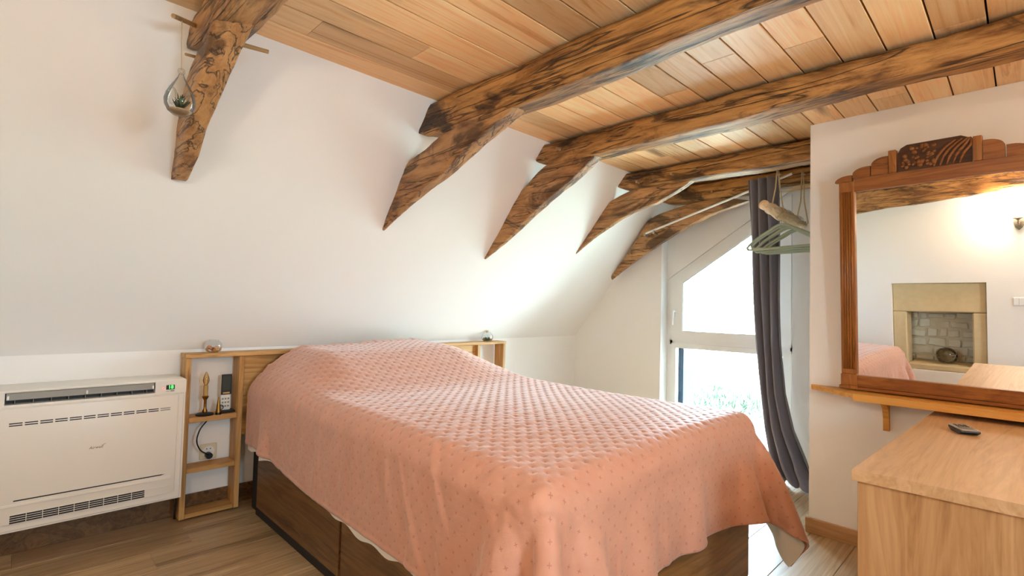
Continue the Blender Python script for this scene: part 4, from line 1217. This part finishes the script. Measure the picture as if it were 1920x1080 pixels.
for i in range(2):
    xa = DXF + 0.026 + i * (DXB - DXF - 0.09) / 2; xb = xa + (DXB - DXF - 0.10) / 2
    for k in range(3):
        za = 0.05 + k * 0.215
        d_ = quick('drawer', M_['dresser_top'], dr, lambda b: box(b, xa, xb, DY0 + 0.012, DY0 + 0.034, za, za + 0.208, bev=0.002))
        quick('knob', M_['black'], d_, lambda b: tube(b, [((xa + xb) / 2, DY0 + 0.012, za + 0.10), ((xa + xb) / 2, DY0 - 0.012, za + 0.10)], [0.008, 0.014], 12))
rm = empty('small_remote', (2.56, 0.165, DZ), 'small silver and black remote control lying on the light oak dresser', 'remote')
rm.rotation_euler = (0, 0, math.radians(24))
quick('base', M_['black'], rm, lambda b: prism(b, [(-0.055, 0.012), (-0.03, 0.0005), (0.035, 0.0005), (0.058, 0.012), (0.056, 0.016), (-0.054, 0.016)], 'y', -0.028, 0.028), local=True)
quick('face', M_['silver'], rm, lambda b: box(b, -0.056, 0.058, -0.029, 0.029, 0.016, 0.0215, bev=0.002), local=True)
quick('display', plain('remote_display', srgb(96, 100, 92), 0.25), rm, lambda b: box(b, -0.046, -0.002, -0.021, 0.021, 0.0216, 0.0226), local=True)
for i in range(2):
    for k in range(3):
        quick('button', plain('remote_button', srgb(60, 60, 58), 0.5) if not (i or k) else bpy.data.materials['remote_button'], rm, lambda b: box(b, 0.008 + i * 0.022, 0.022 + i * 0.022, -0.020 + k * 0.015, -0.010 + k * 0.015, 0.0216, 0.0235, bev=0.001), local=True)

# ------------------------------------------------------------------ wall opposite: sconce, switch, glass float
def sconce(x, y, z, axis, label, power=1.0):
    """wall candle sconce; axis = unit vector out of the wall"""
    ax = Vector(axis)
    s = empty('wall_sconce', (x, y, z), label, 'sconce')
    c = Vector((x, y, z))
    sd2 = Vector((-ax.y, ax.x, 0))
    def plate(b):
        pts = [(0, -0.10), (0.025, -0.075), (0.040, -0.03), (0.030, 0.01), (0.044, 0.05), (0.030, 0.085), (0, 0.10)]
        ring_ = [(p[0], p[1]) for p in pts] + [(-p[0], p[1]) for p in pts[-2:0:-1]]
        F = [b.verts.new(c + sd2 * p[0] + Vector((0, 0, p[1])) + ax * 0.014) for p in ring_]
        B = [b.verts.new(c + sd2 * p[0] + Vector((0, 0, p[1])) + ax * 0.001) for p in ring_]
        b.faces.new(F); b.faces.new(B[::-1])
        for i in range(len(F)):
            b.faces.new((F[i], B[i], B[(i + 1) % len(F)], F[(i + 1) % len(F)]))
    quick('back_plate', M_['iron'], s, plate)
    quick('arm', M_['iron'], s, lambda b: tube(b, [c + ax * 0.012 + Vector((0, 0, -0.03)), c + ax * 0.05 + Vector((0, 0, -0.055)), c + ax * 0.085 + Vector((0, 0, -0.03)), c + ax * 0.085 + Vector((0, 0, 0.0))], 0.006, 8), smooth='all')
    tip = c + ax * 0.085
    quick('drip_cup', M_['iron'], s, lambda b: lathe(b, [(0.008, -0.012), (0.020, 0.0), (0.036, 0.006), (0.038, 0.010), (0.010, 0.008)], 24, tip), smooth=50)
    quick('candle', plain('wax_candle', srgb(236, 214, 180), 0.6) if 'wax_candle' not in bpy.data.materials else bpy.data.materials['wax_candle'], s, lambda b: lathe(b, [(0.011, 0.006), (0.011, 0.070)], 16, tip), smooth=40)
    quick('flame_bulb', bulbm, s, lambda b: lathe(b, [(0.008, 0.070), (0.014, 0.082), (0.018, 0.098), (0.014, 0.118), (0.005, 0.136), (0, 0.142)], 16, tip, caps=False), smooth='all')
    l = bpy.data.lights.new('sconce_light', 'POINT'); l.energy = LAMP_W * power; l.color = LAMP_COL; l.shadow_soft_size = 0.06
    lo = bpy.data.objects.new('sconce_light', l); COL.objects.link(lo)
    lo.parent = s
    lo.location = ax * 0.14 + Vector((0, 0, 0.11))
    return s
bulbm = emit('warm_flame_bulb', (1.0, 0.72, 0.38, 1), 14.0)
sconce(XL, 0.345, 1.675, (1, 0, 0), 'candle sconce of grey metal on the wall above the light switch', 1.25)
sconce(2.02, YB, 1.72, (0, 1, 0), 'added unseen candle sconce of grey metal on the wall behind the dresser')  # out-of-view sconce, added for warm light on bed foot and beam
sw = empty('light_switch', (XL + 0.004, 0.36, 0.88), 'white double light switch beside the stone recess', 'light switch')
quick('plate', M_['white'], sw, lambda b: box(b, XL, XL + 0.009, 0.315, 0.395, 0.88, 0.96, bev=0.003))
quick('rocker', M_['white'], sw, lambda b: box(b, XL + 0.009, XL + 0.013, 0.320, 0.354, 0.888, 0.952, bev=0.001))
quick('rocker', M_['white'], sw, lambda b: box(b, XL + 0.009, XL + 0.013, 0.356, 0.390, 0.888, 0.952, bev=0.001))
FC = Vector((XL - 0.14, 0.90, IZ0 + 0.083))
fl = empty('glass_bottle', (FC.x, FC.y, IZ0), 'round smoked glass bottle lying on its side in the stone recess', 'bottle')
def bottle(b):
    lathe(b, [(0.0, -0.085), (0.05, -0.078), (0.078, -0.035), (0.080, 0.02), (0.065, 0.06), (0.035, 0.082), (0.030, 0.10), (0.036, 0.11)], 28, (0, 0, 0), caps=False)
    bmesh.ops.rotate(b, verts=b.verts, cent=(0, 0, 0), matrix=Matrix.Rotation(math.radians(62), 3, Vector((-0.5, 1, 0)).normalized()))
    bmesh.ops.translate(b, verts=b.verts, vec=FC)
quick('glass', M_['amberglass'], fl, bottle, smooth='all')
for k in range(4):
    ax_ = Vector((math.cos(k * 0.8), 0.5 * math.sin(k * 1.3), math.sin(k * 0.8))).normalized()
    u1 = ax_.orthogonal().normalized(); v1 = ax_.cross(u1)
    quick('wire_hoop', M_['iron'], fl, lambda b: tube(b, [FC + (u1 * math.cos(a) + v1 * math.sin(a)) * 0.084 for a in np.linspace(0, 2 * PI, 33)], 0.0035, 6, caps=False), smooth='all')

# ------------------------------------------------------------------ outside
GZ = -0.12
gt = NT('meadow_grass')
n1 = gt.noise(gt.coords((1, 1, 1)), 0.9, 6, 0.7); n2 = gt.noise(gt.coords((1, 1, 1)), 7, 5, 0.7)
f = gt.math('ADD', gt.math('MULTIPLY', n1, 0.5), gt.math('MULTIPLY', n2, 0.5))
gt.L.new(gt.ramp(f, [(0.40, srgb(34, 54, 30)), (0.445, srgb(90, 112, 76)), (0.48, srgb(170, 180, 156)), (0.60, srgb(214, 216, 206))]), gt.b.inputs['Base Color'])
gt.b.inputs['Roughness'].default_value = 0.95
gr_ = structure('ground', lambda b: box(b, XG + 0.40, 60, -40, 50, GZ - 0.3, GZ), gt.m)
structure('terrace', lambda b: box(b, XG + 0.37, XG + 1.9, -3, 4.5, GZ - 0.1, GZ + 0.10), plain('pale_concrete', srgb(214, 208, 198), 0.9, bump=0.3, bscale=20, var=0.1))
hs = empty('house', (27, 12.5, GZ), 'low white rendered house with a grey roof across the meadow', 'house')
hw = quick('wall', plain('white_render', srgb(200, 196, 188), 0.9), hs, lambda b: box(b, 24, 32, 5, 19, GZ, 2.5))
quick('roof', plain('grey_slate_roof', srgb(34, 38, 44), 0.9), hs, lambda b: prism(b, [(23.4, 2.45), (28, 4.3), (32.6, 2.45)], 'y', 4.5, 19.5))
for y_ in (7.6, 11.0, 15.2):
    wn_ = quick('window', plain('far_window_frame', srgb(210, 212, 214), 0.6), hw, lambda b: box(b, 23.95, 24.0, y_, y_ + 1.1, 0.9, 2.0))
    quick('window_pane', plain('far_window_pane', srgb(40, 50, 58), 0.2), hw, lambda b: box(b, 23.93, 23.96, y_ + 0.08, y_ + 1.02, 0.98, 1.92))
def tree(x, y, h, r, label, seed):
    t = empty('tree', (x, y, GZ), label, 'tree', 'bare trees beyond the meadow')
    rgx = random.Random(seed)
    bark = bpy.data.materials.get('pale_bark') or plain('pale_bark', srgb(40, 38, 36), 0.9, var=0.3)
    quick('trunk', bark, t, lambda b: tube(b, [(x, y, GZ), (x + 0.1, y, GZ + h * 0.3), (x, y + 0.1, GZ + h * 0.6), (x, y, GZ + h)], [0.22, 0.17, 0.11, 0.03], 8), smooth='all')
    def br(b):
        for i in range(60):
            z0 = GZ + h * rgx.uniform(0.3, 0.9)
            a = rgx.uniform(0, 2 * PI); L = r * rgx.uniform(0.4, 1.0)
            p = Vector((x, y, z0)); q = p + Vector((math.cos(a) * L, math.sin(a) * L, L * rgx.uniform(0.4, 1.0)))
            m = (p + q) / 2 + Vector((0, 0, -0.1 * L))
            tube(b, [p, m, q], [0.05, 0.035, 0.01], 5)
            for k in range(4):
                s0 = p.lerp(q, rgx.uniform(0.4, 0.95)); e = s0 + Vector((rgx.uniform(-1, 1), rgx.uniform(-1, 1), rgx.uniform(0.2, 1.2))) * L * 0.35
                tube(b, [s0, e], [0.02, 0.006], 4)
    o = quick('branches', bark, t, br, smooth='all'); o['kind'] = 'stuff'
tree(34, 17.5, 7.5, 2.6, 'tall bare tree rising behind the white house', 1)
tree(21.5, 14.3, 4.2, 1.5, 'small bare tree in front of the white house', 2)
sh = bmesh.new()
rg = random.Random(8)
for i in range(700):
    cx2, cy2 = rg.choice([(6.6, 2.75), (7.2, 2.6), (6.9, 2.95), (7.8, 3.2)])
    p = Vector((cx2 + rg.gauss(0, 0.45), cy2 + rg.gauss(0, 0.45), GZ))
    q = p + Vector((rg.uniform(-0.12, 0.12), rg.uniform(-0.12, 0.12), rg.uniform(0.04, 0.13)))
    tube(sh, [p, (p + q) / 2, q], [0.004, 0.012, 0.002], 4, flat=(1, 0.3))
so2 = bm_obj('weeds', sh, plain('grey_green_weeds', srgb(40, 60, 36), 0.8, var=0.5), None)
tag(so2, 'low grey-green weeds growing beyond the terrace', 'weeds', kind='stuff')
